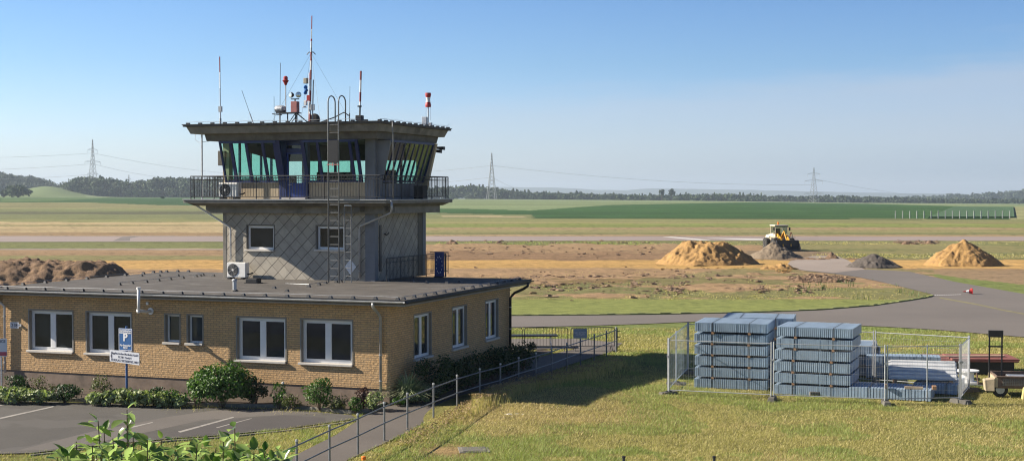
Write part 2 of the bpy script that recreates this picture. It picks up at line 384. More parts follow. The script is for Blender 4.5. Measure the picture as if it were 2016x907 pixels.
c = mixc(nt, rm.outputs[0], c, mixc(nt, 1.0, c, (.82,.89,.94), 'MULTIPLY'))
L(nt, c, bg.inputs[0]); bg.inputs[1].default_value = .05
scene.view_settings.view_transform = 'Standard'; scene.view_settings.look = 'None'; scene.view_settings.exposure = 1.02; scene.view_settings.gamma = 1
scene.view_settings.use_curve_mapping = False
cy = scene.cycles
cy.pixel_filter_type = 'BLACKMAN_HARRIS'; cy.filter_width = 1.15
cy.max_bounces = 6; cy.diffuse_bounces = 2; cy.glossy_bounces = 3; cy.transparent_max_bounces = 24; cy.volume_bounces = 0; cy.transmission_bounces = 2
cy.caustics_reflective = False; cy.caustics_refractive = False; cy.use_denoising = True
HB = MB().box(-14000, 14000, -500, 14000, -60, 110)
hz_m, nt, bs = nodes('haze'); nt.nodes.remove(bs); pv = N(nt, 'ShaderNodeVolumePrincipled', Density=.00014); pv.inputs['Color'].default_value = (.72,.86,1,1); pv.inputs['Anisotropy'].default_value = .2
L(nt, pv.outputs[0], nt.nodes['Material Output'].inputs['Volume'])
if USE_HAZE: tag(obj('haze', HB, hz_m), kind='stuff')
# ------------------------------------------------------------------ terrain
def sm(x): x = np.clip(x, 0, 1); return x*x*(3-2*x)
PXK = [-900, 0, 480, 900, 1300, 1700, 2016, 2900]; PYK = [386, 387, 388, 391, 394, 399, 401, 402]
def terr(X, Y):
    X = np.asarray(X, float); Y = np.asarray(Y, float); d = np.hypot(X, Y); Yp = np.maximum(Y, 1)
    px = np.where(Y > 5, CX+FL*X/Yp, 5000*np.sign(X)); py = np.interp(px, PXK, PYK)+3.5*np.clip(900/np.maximum(d, 1)-.5, 0, .5)*2
    zt = CAMZ-(py-HOR)/FL*np.minimum(Yp, 1750); s = sm((d-350)/550)
    z = s*zt
    z = np.where(d > 1750, z-(d-1750)*.004, z)
    z = np.where(Y < 5, 0, z)
    # low grassy hump beside the path
    gx, gy = G(1105, 795).x, G(1105, 795).y
    dx, dy = X-gx, Y-gy; a = (dx*.94-dy*.34)/2.6; b = (dx*.34+dy*.94)/5.0
    z = z+.3*np.exp(-(a*a+b*b))
    # hillside field, far left
    pxl = np.where(Y > 5, px, 9999); h = np.exp(-((pxl-92)/68)**2)*sm((d-1050)/500)
    z = z+h*11
    return z
def vnoise(X, Y, sc, seed=0):
    r = np.random.default_rng(seed); out = 0; amp = 1; tot = 0
    for o in range(4):
        tab = r.random((256, 256)); x = X/sc*2**o; y = Y/sc*2**o
        xi = np.floor(x).astype(int); yi = np.floor(y).astype(int); fx = x-xi; fy = y-yi; fx = fx*fx*(3-2*fx); fy = fy*fy*(3-2*fy)
        a = tab[xi%256, yi%256]; b = tab[(xi+1)%256, yi%256]; c_ = tab[xi%256, (yi+1)%256]; d_ = tab[(xi+1)%256, (yi+1)%256]
        out = out+amp*((a*(1-fx)+b*fx)*(1-fy)+(c_*(1-fx)+d_*fx)*fy); tot += amp; amp *= .55
    return out/tot
def pip(px, py, poly):
    ins = np.zeros(px.shape, bool); n = len(poly)
    for i in range(n):
        x0, y0 = poly[i]; x1, y1 = poly[(i+1)%n]
        if y0 == y1: continue
        cnd = ((y0 > py) != (y1 > py)) & (px < (x1-x0)*(py-y0)/(y1-y0)+x0); ins ^= cnd
    return ins
RAD = [6.0]
while RAD[-1] < 13500:
    d = RAD[-1]; RAD.append(d+min(max(1.25*d*d/19600, .12), (8 if d > 330 and d < 1100 else 60) if d < 3500 else 600))
RAD = np.array(RAD)
angs = np.concatenate([np.radians(np.arange(-24, 24, .11)), np.radians(np.arange(24, 336, 4))])
na, nr = len(angs), len(RAD)
R_, A_ = np.meshgrid(RAD, angs, indexing='ij')
GX = (R_*np.sin(A_)).ravel(); GY = (R_*np.cos(A_)).ravel()
GX = np.append(GX, 0); GY = np.append(GY, 0)
GZ = terr(GX, GY)
idx = np.arange(nr*na).reshape(nr, na); ro = np.roll(idx, -1, 1)
quads = np.stack([idx[:-1], ro[:-1], ro[1:], idx[1:]], -1).reshape(-1, 4)
quads = quads[:, ::-1]
P_ = np.where(GY > 4, CX+FL*GX/np.maximum(GY, 4), 1000); Q_ = np.where(GY > 4, HOR+FL*(CAMZ-np.where(np.hypot(GX,GY) > 300, GZ, 0))/np.maximum(GY, 4), 907)
n1 = vnoise(GX, GY, 3, 1); n2 = vnoise(GX, GY*2.5, 14, 2); n3 = vnoise(GX, GY, .9, 3); n4 = vnoise(GX*.35, GY, 6, 4); n5 = vnoise(GX*.2, GY, 40, 5)
def ramp(rows):
    ys = [r[0] for r in rows]; return np.stack([np.interp(Qj, ys, [r[1][k] for r in rows]) for k in range(3)], -1)
Qj = Q_+(n4-.5)*np.clip((Q_-385)*.06, .6, 7)+(n1-.5)*np.clip((Q_-385)*.03, 0, 3)
gr_dry = (.25,.235,.12); gr_ol = (.20,.21,.10); gr_gn = (.21,.25,.085); tan = (.33,.25,.16); pale = (.42,.34,.22); brn = (.35,.245,.16); sand = (.55,.36,.155); crop = (.045,.105,.03); lawn = (.27,.25,.09)
crop_lt = (.21,.26,.14)
def step(rows):       # (y, colour) bands with sharp sides
    out = []
    for i, (y, c_) in enumerate(rows):
        y1 = rows[i+1][0] if i+1 < len(rows) else 1e4
        out += [(y+.4, c_), (y1-.4, c_)]
    return ramp(out)
left = step([(0, crop_lt), (389, crop), (398.5, gr_dry), (410, gr_ol), (417, (.14,.14,.085)), (422, gr_ol), (437, pale), (442, gr_dry), (445, pale), (456, tan), (459, (.29,.21,.13)), (464, (.27,.22,.19)), (475, (.19,.21,.095)), (489.5, pale), (492, brn), (504, gr_dry), (511, (.25,.2,.11)), (513, sand), (528.5, brn), (545, gr_ol), (600, lawn)])
right = step([(0, crop_lt), (421, gr_ol), (430.5, gr_ol), (437, gr_dry), (440, gr_gn), (448, tan), (451.5, gr_dry), (458, gr_ol), (462, tan), (465, (.27,.21,.17)), (474, gr_ol), (482, brn), (497, (.27,.18,.12)), (512, sand), (528, brn), (545, (.24,.18,.10)), (566, gr_dry), (590, (.27,.30,.10)), (620, gr_gn), (650, lawn)])
t = sm((P_-560)/260)[:, None]; C = left*(1-t)+right*t
def paint(poly, c_, jit=3, soft=None):
    j = np.clip((Q_-385)/60, .15, 1)*jit
    m = pip(P_+(n1-.5)*j*6, Q_+(n2-.5)*j, poly); C[m] = c_
# dark crop field boundary on the right
paint([(860,411),(900,410.5),(1045,414),(1200,403.5),(1400,399.5),(1500,398),(1700,401),(1965,408),(1990,431),(860,421)], crop, .6)
paint([(860,419),(1030,423),(1050,429.5),(1990,431),(1990,433),(860,431)], gr_ol, .6)
paint([(1050,421),(1965,415),(1990,430.5),(1050,429.3)], crop, .2)
paint([(1050,429.6),(1990,431),(1990,432.2),(1050,430.8)], (.03,.05,.02), .1)
paint([(870,424),(1030,425.5),(1040,428),(870,427)], pale, .6)
paint([(1965,407),(2600,408),(2600,431),(1990,431)], (.30,.30,.16), .5)
paint([(115,393),(240,391),(480,392),(480,405),(330,404),(190,399.5)], (.045,.1,.035), .8)
paint([(0,389),(220,389),(120,395),(0,397)], (.10,.16,.06), .5)
# right-hand rough grass instead of bare soil
paint([(1560,474),(2700,474),(2700,511),(1740,511),(1650,505),(1570,490)], gr_dry, 3)
mm = (P_ > 1500)&(Q_ > 474)&(Q_ < 512)&(n2 > .52); C[mm] = gr_ol
paint([(1750,511),(2700,513),(2700,527),(1760,529)], sand, 2)
paint([(1290,511),(1600,514),(1620,528),(1540,533),(1290,528)], sand, 2)
paint([(1470,492),(1640,496),(1660,512),(1560,514),(1470,508)], (.25,.19,.14), 2)
paint([(1560,528),(1900,530),(2700,560),(2700,600),(2016,578),(1880,553),(1790,533)], brn, 3)
paint([(1800,533),(1900,548),(2300,592),(2300,604),(2016,578),(1880,556)], gr_gn, 2)
# green wedge texture: brown scars in the grass
scar = (Q_ > 528)&(Q_ < 588)&(P_ > 860)&(P_ < 1840)
k = np.clip((588-Q_)/60, 0, 1); m = scar&(n2+.35*(n1-.5)+.10*(k-.5) > .56); C[m] = np.array(brn)*(.8+.6*n3[m])[:, None]
m = scar&(~m)&(P_ > 1200+ (560-Q_)*8); C[m] = C[m]*.35+np.array(gr_ol)*.65
m = scar&(n1 < .36)&(Q_ > 556); C[m] = gr_ol
m = (Q_ > 440)&(Q_ < 600)&(n3 > .66)&(n2 > .45); C[m] *= .72
# dry patches in near lawns
nr_ = (Q_ > 645)
m = nr_&(P_ > 900); dry = sm((n2-.33)/.2)*sm((Q_-755)/60); dry = np.where(m, dry, 0)[:, None]*.8; C = C*(1-dry)+np.array((.36,.28,.13))*dry
m = nr_&(n1 > .58); C[m] = C[m]*.65+np.array(gr_gn)*.35
dcen = np.exp(-(((P_-880)/60)**2+((Q_-890)/14)**2)); C = C*(1-dcen[:, None])+np.array((.36,.25,.13))*dcen[:, None]
m = nr_&(n3 > .62); C[m] *= .78
m = nr_&(n3 < .36); C[m] *= 1.15
far = (Q_ > 386)&(Q_ < 530); C[far] *= (.86+.3*n5[far])[:, None]
C *= (.9+.22*n3)[:, None]
hsel = (P_ < 170)&(np.hypot(GX, GY) > 1000)&(GY > 0)&(Q_ < 388.5); C[hsel] = (.17,.22,.10)
m = (Q_ > 431)&(Q_ < 532); C[m] *= np.array((1.12,1.07,1.0)); m = (Q_ > 532)&(Q_ < 590)&(P_ < 1840); C[m] *= np.array((1.1,1.04,.98))
n7 = vnoise(GX*.03, GY, 6, 12); m = (Q_ > 399)&(Q_ < 478); C[m] *= (.62+.76*n7[m])[:, None]
n8 = vnoise(GX*.5, GY*.5, 5, 13); m = (Q_ > 396)&(Q_ < 431)&(C[:, 1] > C[:, 0]*1.6); C[m] *= (.7+.6*n8[m])[:, None]
n6 = vnoise(GX*.05, GY*1.3, 1.3, 9); m = (Q_ > 490)&(Q_ < 545); C[m] *= (.72+.56*n6[m])[:, None]
# small relief away from the paved sheets
rel = np.where((Q_ > 476)&(Q_ < 588)&(P_ > 860)&(P_ < 1500), .55*(n1-.45)**1, 0)
rel = np.where(np.isfinite(rel), rel, 0)*np.where((Q_ > 508)&(Q_ < 530), .15, 1); GZ = GZ+np.clip(rel, -.06, .2)
def groundmat():
    m, nt, bs = nodes('ground_cover'); a = N(nt, 'ShaderNodeVertexColor', layer_name='Col'); tc = N(nt, 'ShaderNodeTexCoord')
    f = noise(nt, tc.outputs['Object'], 1.1, 8, .72, .3, .7); c = mixc(nt, f, mixc(nt, 1.0, a.outputs[0], (.62,.66,.6), 'MULTIPLY'), mixc(nt, 1.0, a.outputs[0], (1.3,1.27,1.2), 'MULTIPLY'))
    f2 = noise(nt, tc.outputs['Object'], 9, 5, .75, .3, .7); c = mixc(nt, f2, mixc(nt, 1.0, c, (.7,.72,.7), 'MULTIPLY'), mixc(nt, 1.0, c, (1.2,1.18,1.12), 'MULTIPLY'))
    L(nt, c, bs.inputs['Base Color']); bs.inputs['Roughness'].default_value = .95; bs.inputs['Specular IOR Level'].default_value = .15
    bump(nt, bs, f2, 1.0, .06)
    return m
gm = groundmat()
ground = npmesh('ground', np.stack([GX, GY, GZ], -1), quads, gm, k=4, attr=C, smooth=True); tag(ground, kind='structure')
# cap under the viewer
cap = MB(); cap.prism([(7*math.cos(a), 7*math.sin(a)) for a in np.linspace(0, 2*PI, 25)[:-1]], -.3, -.01); tag(obj('ground_below', cap, simple('grass_soil', (.12,.14,.05), .95)), kind='structure')
# ------------------------------------------------------------------ paved sheets
def sheet(name, pts, z, mat, frame=None, div=1):
    P = [G(*p) for p in pts]; mb = MB(); mb.v = [(p.x, p.y, z) for p in P]; mb.f = [tuple(range(len(P)))]
    me = mb.mesh(name); o = link(name, me, mat); tag(o, kind='structure')
    if me.polygons[0].normal.z < 0: me.flip_normals()
    return o
TAXI = [(200,628),(1000,622.5),(1150,621.5),(1300,620),(1500,616),(1620,611),(1720,603),(1790,593),(1826,587),(1838,583),(1832,579),(1780,566),(1740,556.5),(1690,546),(1640,539),(1590,534),(1545,527),(1560,514),(1655,512),(1700,530),(1790,535),(1880,555),(2016,579),(2500,650),(2500,720),(2016,664),(1850,650),(1750,644),(1620,638),(1500,633.5),(1380,633),(1280,637.5),(1150,642),(1000,645),(200,655)]
sheet('taxiway', TAXI, .03, M['asphalt_taxi'])
sheet('concrete_apron', [(1545,527),(1556,514),(1600,504),(1645,503),(1668,512),(1702,530.5),(1640,537.5),(1592,533.5)], .034, asphalt('pale_apron', (.2,.165,.14), (.28,.235,.2), None, .12))
sheet('runway', [(-800,464.5),(600,465),(1180,465.5),(2900,466.5),(2900,474.5),(2016,474),(1180,473.5),(600,475.5),(-800,477)], .02, M['asphalt_run'])
wl = simple('runway_paint', (.6,.58,.54), .7, var=.12)
for pts, lb in (([(1304,466.2),(1322,466),(1400,472.8),(1378,473.2)], 'white painted bar slanting across the runway left of the loader'), ([(1388,468.6),(1500,470.2),(1512,472.6),(1470,472.6)], 'white painted line running up to the loader on the runway')):
    tag(sheet('runway_marking', pts, .028, wl), lb, 'runway marking', kind='structure')
sheet('patched_asphalt', [(222,474.4),(240,466.5),(258,465.5),(275,465.6),(256,469),(256,474)], .026, M['asphalt_taxi'])
sheet('service_track', [(-600,489.7),(460,490.2),(460,492),(-600,491.5)], .02, M['asphalt_run'])
lotpts = [(-500,778),(0,789.5),(180,794),(345,801),(560,806.5),(692,818),(702,825),(640,834),(560,845),(430,858),(340,864),(200,877),(60,893),(-300,900),(-500,905)]
sheet('parking_lot', lotpts, .03, M['asphalt_lot'])
sheet('asphalt_patch', [(30,889),(180,851),(330,822),(420,809),(520,807.5),(640,816),(560,818),(400,828),(300,850),(190,873),(90,888)], .033, asphalt('patch_asphalt', (.095,.086,.077), (.125,.112,.1)))
sheet('asphalt_patch', [(640,823),(560,818.5),(420,831),(330,853),(345,862),(430,855),(560,843),(640,832)], .033, asphalt('dark_patch_asphalt', (.052,.047,.045), (.075,.067,.064)))
pl = simple('worn_line_paint', (.33,.31,.28), .8, var=.35, scale=5)
for k_, pts in enumerate(([(0,823.5),(105,800.5),(106,802.5),(0,826.5)], [(-60,806),(20,795.5),(21,797),(-60,809)], [(350,851),(459,821.5),(461,823.5),(355,853)], [(425,843),(495,824.5),(496,825.3),(428,844)], [(255,842),(300,832),(301,833.5),(258,844)])):
    tag(sheet('parking_marking', pts, .036, pl), kind='structure')
pathR = [(560,1010),(640,944),(684,907),(757,873.5),(802,852),(853.6,823.6),(903,803),(944.6,786),(985,768),(1021,755),(1055,742),(1086,731),(1116,721),(1143,712),(1170,703),(1194,696),(1212,691)]
pathL = [(1212,680),(1150,684),(1090,697),(1040,709),(980,730),(930,752),(880,773),(842,791),(790,795),(735,808),(712,820),(700,832),(660,858),(590,893),(520,925),(430,990)]
sheet('footpath', pathR+pathL, .034, M['asphalt_path'])
o = link('car_park_yard', MB().quad((-34,15,.03),(-4,15,.03),(-6.2,30.5,.03),(-34,35,.03)).mesh('car_park_yard'), M['asphalt_lot']); tag(o, kind='structure')
# paved yard behind barriers
sheet('yard', [(985,690),(1215,684),(1225,676),(1130,667),(990,668)], .032, M['asphalt_taxi'])
# turf edge standing slightly above the taxiway
tl = [(1000,622.3),(1150,621.2),(1300,619.7),(1500,615.7),(1620,610.7),(1720,602.7),(1790,592.7),(1826,586.7),(1838,583)]
eb = MB()
for (a, b) in zip(tl[:-1], tl[1:]):
    A, B = G(*a), G(*b); n_ = 10
    for k in range(n_):
        p, q = A.lerp(B, k/n_), A.lerp(B, (k+1)/n_); h1 = random.uniform(.07, .13); eb.loft([(p.x,p.y,-.02),(q.x,q.y,-.02),(q.x,q.y+1.2,-.02),(p.x,p.y+1.2,-.02)], [(p.x,p.y+.02,h1),(q.x,q.y+.02,h1),(q.x,q.y+.5,h1*.9),(p.x,p.y+.5,h1*.9)])
tag(obj('turf_edge', eb, simple('turf_edge_soil', (.2,.22,.07), .95, var=.4, scale=1)), kind='structure')
ws = [(1850,586.5),(1925,600),(1975,611),(2100,634)]
sheet('weed_strip', [(x, y-1.0) for x, y in ws]+[(x, y+1.2) for x, y in reversed(ws)], .034, simple('weeds_in_crack', (.22,.2,.09), .95, var=.5, scale=2))
# kerb along planting bed
kp = [(-500,776),(0,786.5),(180,791),(345,798),(560,803.5),(695,815),(722,812),(760,797),(842,787)]
mb = MB()
for (a, b) in zip(kp[:-1], kp[1:]):
    A, B = G(*a), G(*b); mid = (A+B)/2; dd = B-A; mb.obox((mid.x, mid.y), math.atan2(dd.y, dd.x), dd.length+.02, .1, -.05, .13)
tag(obj('kerb', mb, M['kerb'], bevel=.01), kind='structure')
bedp = [(-500,774),(0,785.5),(180,790),(345,797),(560,802.5),(695,813.5),(722,811),(760,796),(842,786),(880,770),(930,749),(980,727),(1040,705),(1090,692),(1060,690)]
P = [G(*p) for p in bedp]; pb = [(p.x, p.y) for p in P]+[tuple(FB.w(0,11,0)[:2]), tuple(FB.w(0,0,0)[:2]), tuple(FB.w(-22,0,0)[:2])]
mb = MB(); mb.v = [(x, y, .06) for x, y in pb]; mb.f = [tuple(range(len(pb)))]
o = obj('planting_bed', mb, M['soilbed']); tag(o, kind='structure')
if o.data.polygons[0].normal.z < 0: o.data.flip_normals()
ed = MB()
for (a, b) in (((702,829),(640,838)),((640,838),(560,849)),((560,849),(430,862)),((430,862),(340,868)),((340,868),(200,881)),((200,881),(60,897))):
    A, B = G(*a), G(*b); mid = (A+B)/2; dd = B-A; ed.obox((mid.x, mid.y), math.atan2(dd.y, dd.x), dd.length, .08, -.05, .04)
tag(obj('lot_edging', ed, M['kerb']), kind='structure')
# ------------------------------------------------------------------ brick building
bld = framed('office_building', FB, label='long single storey yellow brick building with flat dark felt roof and white windows', cat='building')
RZ = 3.53; UL = -15.6; VB = 11.55; OF, OR_ = .56, .80
def wall_boxes(mb, front, a0, a1, z0, z1, ops, th=.3, c=0.0):
    ops = sorted(ops); x = a0
    def bx(p, q, r, s):
        if q-p < 1e-4 or s-r < 1e-4: return
        if front: mb.box(p, q, c, c+th, r, s)
        else: mb.box(c-th, c, p, q, r, s)
    for (o0, o1, oz0, oz1) in ops:
        bx(x, o0, z0, z1); bx(o0, o1, z0, oz0); bx(o0, o1, oz1, z1); x = o1
    bx(x, a1, z0, z1)
def window_part(parent, front, a0, a1, z0, z1, rec=.14, split=True, c=0.0, sill=True, fm='white_frame', fw=.085, glass='glass_dark', surround=True):
    """frame, panes, sill, surround; front: plane v=c, side: plane u=c"""
    def B(mb, p, q, d0, d1, r, s):
        if front: mb.box(p, q, c+d0, c+d1, r, s)
        else: mb.box(c-d1, c-d0, p, q, r, s)
    f = MB(); d0, d1 = rec, rec+.07
    B(f, a0, a1, d0, d1, z0, z0+fw); B(f, a0, a1, d0, d1, z1-fw, z1)
    B(f, a0, a0+fw, d0, d1, z0+fw, z1-fw); B(f, a1-fw, a1, d0, d1, z0+fw, z1-fw)
    m = (a0+a1)/2
    if split: B(f, m-fw*.95, m+fw*.95, d0-.008, d1, z0+fw, z1-fw)
    w_ = obj('window', f, M[fm], parent, bevel=.008)
    p = MB()
    segs = [(a0+fw, m-fw*.95), (m+fw*.95, a1-fw)] if split else [(a0+fw, a1-fw)]
    for (x, y) in segs: B(p, x, y, d0+.03, d0+.045, z0+fw, z1-fw)
    obj('pane', p, M[glass], w_)
    if split and fm == 'white_frame':
        s = MB()
        for (x, y) in segs:
            g = .035
            B(s, x, y, d0-.004, d0+.028, z0+fw, z0+fw+g); B(s, x, y, d0-.004, d0+.028, z1-fw-g, z1-fw); B(s, x, x+g, d0-.004, d0+.028, z0+fw+g, z1-fw-g); B(s, y-g, y, d0-.004, d0+.028, z0+fw+g, z1-fw-g)
        obj('sash', s, M[fm], w_)
    if surround:
        s = MB(); t = .05
        for (p0, q0, r0, s0) in ((a0-t, a0, z0, z1), (a1, a1+t, z0, z1), (a0-t, a1+t, z1, z1+t)): B(s, p0, q0, -.012, rec+.07, r0, s0)
        obj('surround', s, M['reveal'], w_)
    if sill:
        s = MB(); B(s, a0-.09, a1+.03, -.09, rec+.02, z0-.075, z0); obj('sill', s, M['sill_stone'], w_, bevel=.008)
    return w_
fwin = [(62.5,148,611,693,1),(175.5,263,614,699,1),(330,358,618,673,0),(374,403,619.5,675,0),(471,566,623.5,709,1),(597,697,626,713,1)]
FW = []
for (x0, x1, y0, y1, sp_) in fwin:
    a = FB.hit(x0, y0, 'v', .14); b = FB.hit(x1, y1, 'v', .14); FW.append([a[0], b[0], b[2], a[2], sp_])
big = [q for q in FW if q[4]]; zt_ = sum(q[3] for q in big)/4; zb_ = sum(q[2] for q in big)/4
for q in FW:
    if q[4]: q[2], q[3] = zb_, zt_
sm_ = [q for q in FW if not q[4]]
for q in sm_: q[3] = sum(x[3] for x in sm_)/2; q[2] = sum(x[2] for x in sm_)/2
FW.insert(0, [-15.2, -13.6, zb_, zt_, 1]); FW[0] = [FW[1][0]-3.6, FW[1][0]-1.9, zb_, zt_, 1]
SW = []
for (x0, x1, y0, y1) in ((810.5,844,620,705),(886,914,607,687),(951.5,976,594,669.5)):
    a = FB.hit(x0, y0, 'u', -.09); b = FB.hit(x1, (y0+y1)/2, 'u', -.09); a2 = FB.hit(x0, y1, 'u', -.09); SW.append([a[1], b[1], a2[2], a[2]])
szt = sum(q[3] for q in SW)/3; szb = sum(q[2] for q in SW)/3
print('front windows', [[round(float(x), 2) for x in q] for q in FW]); print('side', [[round(float(x), 2) for x in q] for q in SW])
t_ = .05
wm = MB(); PL = .55
wall_boxes(wm, True, UL, 0, PL, 3.36, [(q[0]-t_, q[1]+t_, q[2]-.075, q[3]+t_) for q in FW])
wall_boxes(wm, False, .3, VB, PL, 3.36, [(q[0]-t_, q[1]+t_, szb-.075, szt+t_) for q in SW])
wm.box(UL, 0, VB-.3, VB, PL, 3.42) if False else wm.box(UL, -.3, VB, VB+.3, PL, 3.42)
wm.box(UL-.3, UL, 0, VB, PL, 3.42)
obj('wall', wm, M['brick'], bld)
pm = MB().box(UL-.28, -.03, .03, VB+.27, -.1, PL); obj('plinth', pm, simple('plinth_render', (.25,.19,.145), .9, var=.3, scale=2, dirt=(.12,.1,.08)), bld)
inner = MB().box(UL+.02, -.5, .6, VB-.02, .6, 3.3)
for q in FW: window_part(bld, True, *q[:4], split=bool(q[4]), fw=.085 if q[4] else .065, glass='glass_dark' if q[4] else 'glass_grey')
for q in SW: window_part(bld, False, q[0], q[1], szb, szt, rec=.09, fw=.06)
# roof: fascia, slab, soffit
rf = MB(); U0, U1, V0, V1 = UL-.75, OR_, -OF, VB+.35
rf.box(U0, U1, V0, V1, 3.39, RZ)
roof = obj('roof', rf, M['roof'], bld, bevel=.02)
sf = MB(); sf.box(U0+.03, U1-.03, V0+.03, V1-.03, 3.335, 3.39); obj('soffit', sf, M['reveal'], roof)
def gutter(p0, p1, out, mat, r=.06):
    mb = MB(); a, b = Vector(p0), Vector(p1); o = Vector(out)*r; n = 7
    ra = [a+Vector(out)*r+Vector(out)*(-r)*math.cos(PI*k/(n-1))+Vector((0,0,-r*math.sin(PI*k/(n-1)))) for k in range(n)]
    ra2 = [a+Vector(out)*r+Vector(out)*(-(r-.012))*math.cos(PI*k/(n-1))+Vector((0,0,-(r-.012)*math.sin(PI*k/(n-1)))) for k in reversed(range(n))]
    prof = ra+ra2; d = b-a
    mb.loft([tuple(p) for p in prof], [tuple(p+d) for p in prof])
    return mb
g = gutter((U0, V0-.012, 3.50), (U1, V0-.012, 3.50), (0,-1,0), None); obj('gutter', g, M['zinc_bright'], bld)
g = gutter((U1+.012, V0, 3.49), (U1+.012, V1, 3.49), (1,0,0), None); obj('gutter', g, M['dark_metal'], bld)
ft = MB().box(U0, U1, V0-.03, V0-.001, 3.515, 3.55).box(U1+.001, U1+.03, V0, V1, 3.515, 3.55); obj('roof_edge_trim', ft, M['dark_metal'], roof)
def pipe(parent, pts, r, mat, name='downpipe', clips=True):
    mb = MB(); mb.tube(pts, r, 8); o = obj(name, mb, M[mat], parent, smooth=True)
    if clips:
        a, b = Vector(pts[-2]), Vector(pts[-1])
        for f in (.15, .5, .85):
            p = a.lerp(b, f); obj('pipe_clip', MB().lathe([(r*1.0, -.02), (r*1.25, -.015), (r*1.25, .015), (r, .02)], tuple(p), 10), M['zinc'], o)
    return o
def pu(px, z, v):                # u where pixel column meets plane v at height z
    best = None
    d = ray(px, 500); 
    h = FB.hit(px, 640, 'v', v); return h[0]
pipe_u = pu(748, 3, -.1); 
pipe(bld, [(pipe_u, -OF-.07, 3.44), (pipe_u, -OF-.07, 3.33), (pipe_u, -OF+.03, 3.24), (pipe_u+.02, -.2, 3.02), (pipe_u+.02, -.1, 2.92), (pipe_u+.02, -.09, .45)], .05, 'zinc')
pl_u = pu(9, 3, -.1)
pipe(bld, [(pl_u-.4, -OF-.07, 3.44), (pl_u-.36, -OF, 3.3), (pl_u-.08, -.2, 3.0), (pl_u, -.1, 2.88), (pl_u, -.09, .45)], .05, 'zinc_bright')
pipe(bld, [(OR_+.07, VB-.3, 3.43), (OR_+.07, VB-.3, 3.3), (.7, VB-.3, 3.18), (.3, VB-.3, 3.0), (.12, VB-.3, 2.8), (.12, VB-.3, .3)], .055, 'dark_metal')
# white flue pipe through the eave
a = FB.hit(273, 568, 'v', -OF-.2); b = FB.hit(273, 611, 'v', -OF-.2); c = FB.hit(297, 612, 'v', -.02)
fl = MB(); fl.tube([(a[0], a[1], a[2]), (b[0], b[1], b[2]-.06)], .055, 12); fl.tube([(b[0]-.05, b[1], b[2]), (c[0]-.0, -.3, c[2]), (c[0], -.02, c[2])], .055, 12); fl.ball((b[0],b[1],b[2]-.03), .07, 10, 8)
flo = obj('flue_pipe', fl, M['white_paint'], bld, smooth=True)
obj('pipe_flange', MB().lathe([(.12, -.03), (.12, 0), (.07, .01)], (c[0], -.02, c[2]), 14, 'y'), M['white_paint'], flo)
obj('pipe_collar', MB().lathe([(.06,-.02),(.075,-.02),(.075,.05),(.06,.05)], (a[0], a[1], a[2]), 10), M['white_paint'], flo)
h = FB.hit(290, 597, 'v', -.02); obj('wall_cap', MB().box(h[0]-.05, h[0]+.05, -.04, 0, h[2]-.05, h[2]+.05), M['white_paint'], bld, bevel=.01)
# text helper
def text(name, body, size, mat, parent, loc, rot=(PI/2, 0, 0), align='CENTER', depth=.003, bold=0.0, sx=1):
    cu = bpy.data.curves.new(name, 'FONT'); cu.body = body; cu.size = size; cu.align_x = align; cu.align_y = 'CENTER'; cu.extrude = depth; cu.offset = bold; cu.resolution_u = 3
    tmp = bpy.data.objects.new(name, cu); col.objects.link(tmp); dg = bpy.context.evaluated_depsgraph_get()
    me = bpy.data.meshes.new_from_object(tmp.evaluated_get(dg)); bpy.data.objects.remove(tmp)
    o = link(name, me, mat, parent); o.location = loc; o.rotation_euler = rot; o.scale = (sx, 1, 1); return o
a = FB.hit(20, 635, 'v', -.02); b = FB.hit(37, 645, 'v', -.02)
pn = obj('house_number', MB().box(a[0], b[0], -.03, 0, b[2]-.02, a[2]+.03), M['sign_white'], bld, bevel=.005)
text('number_lettering', '218', .19, M['text_dark'], pn, ((a[0]+b[0])/2, -.033, (a[2]+b[2])/2), bold=.004)
h = FB.hit(40, 640, 'v', -.02); bb = MB().lathe([(.055, -.05), (.05, -.06), (.055, 0)], (h[0], -.0, h[2]), 12, 'y'); obj('door_bell', bb, M['white_frame'], bld)
# vent pipe, black box on roof, conductor system
vp = FB.hit(462, 573, 'z', RZ)
v_ = framed('vent_pipe', FB, vp[0], vp[1], RZ, 'short pale metal vent pipe standing on the felt roof below the air conditioner', 'vent pipe')
obj('pipe', MB().lathe([(.07,-.02),(.07,.36),(.001,.36)], (0,0,0), 12), M['galv'], v_, smooth=False); obj('cap', MB().lathe([(.095,.36),(.1,.4),(.06,.44)], (0,0,0), 12), M['galv'], v_); obj('collar', MB().lathe([(.14,-.02),(.13,.03),(.08,.06)], (0,0,0), 12), M['roof'], v_)
vp = FB.hit(499, 557, 'z', RZ); rb = framed('roof_box', FB, vp[0], vp[1], RZ, 'flat black box lying on the felt roof in front of the tower', 'box')
obj('housing', MB().box(-.25,.25,-.18,.18,.02,.19), M['black'], rb, bevel=.02); obj('base', MB().box(-.3,.3,-.22,.22,0,.02), M['dark_metal'], rb)
lc = framed('lightning_conductor', FB, 0, 0, RZ, 'thin conductor wire on dark blocks running round the edges of the low felt roof', 'lightning conductor')
hold = []
def holder(u, v, rz=0):
    mb = MB(); s = .07; mb.loft([(u-s,v-s,0),(u+s,v-s,0),(u+s,v+s,0),(u-s,v+s,0)], [(u-s*.55,v-s*.55,.085),(u+s*.55,v-s*.55,.085),(u+s*.55,v+s*.55,.085),(u-s*.55,v+s*.55,.085)])
    obj('holder', mb, M['dark_metal'], lc)
wl_ = MB()
pts = []
for k in range(21): u = U0+.4+k*.82; holder(u, V0+.22+random.uniform(-.04,.04)); pts.append((u, V0+.22, .1+random.uniform(-.015,.015)))
wl_.tube(pts, .008, 4)
pts = []
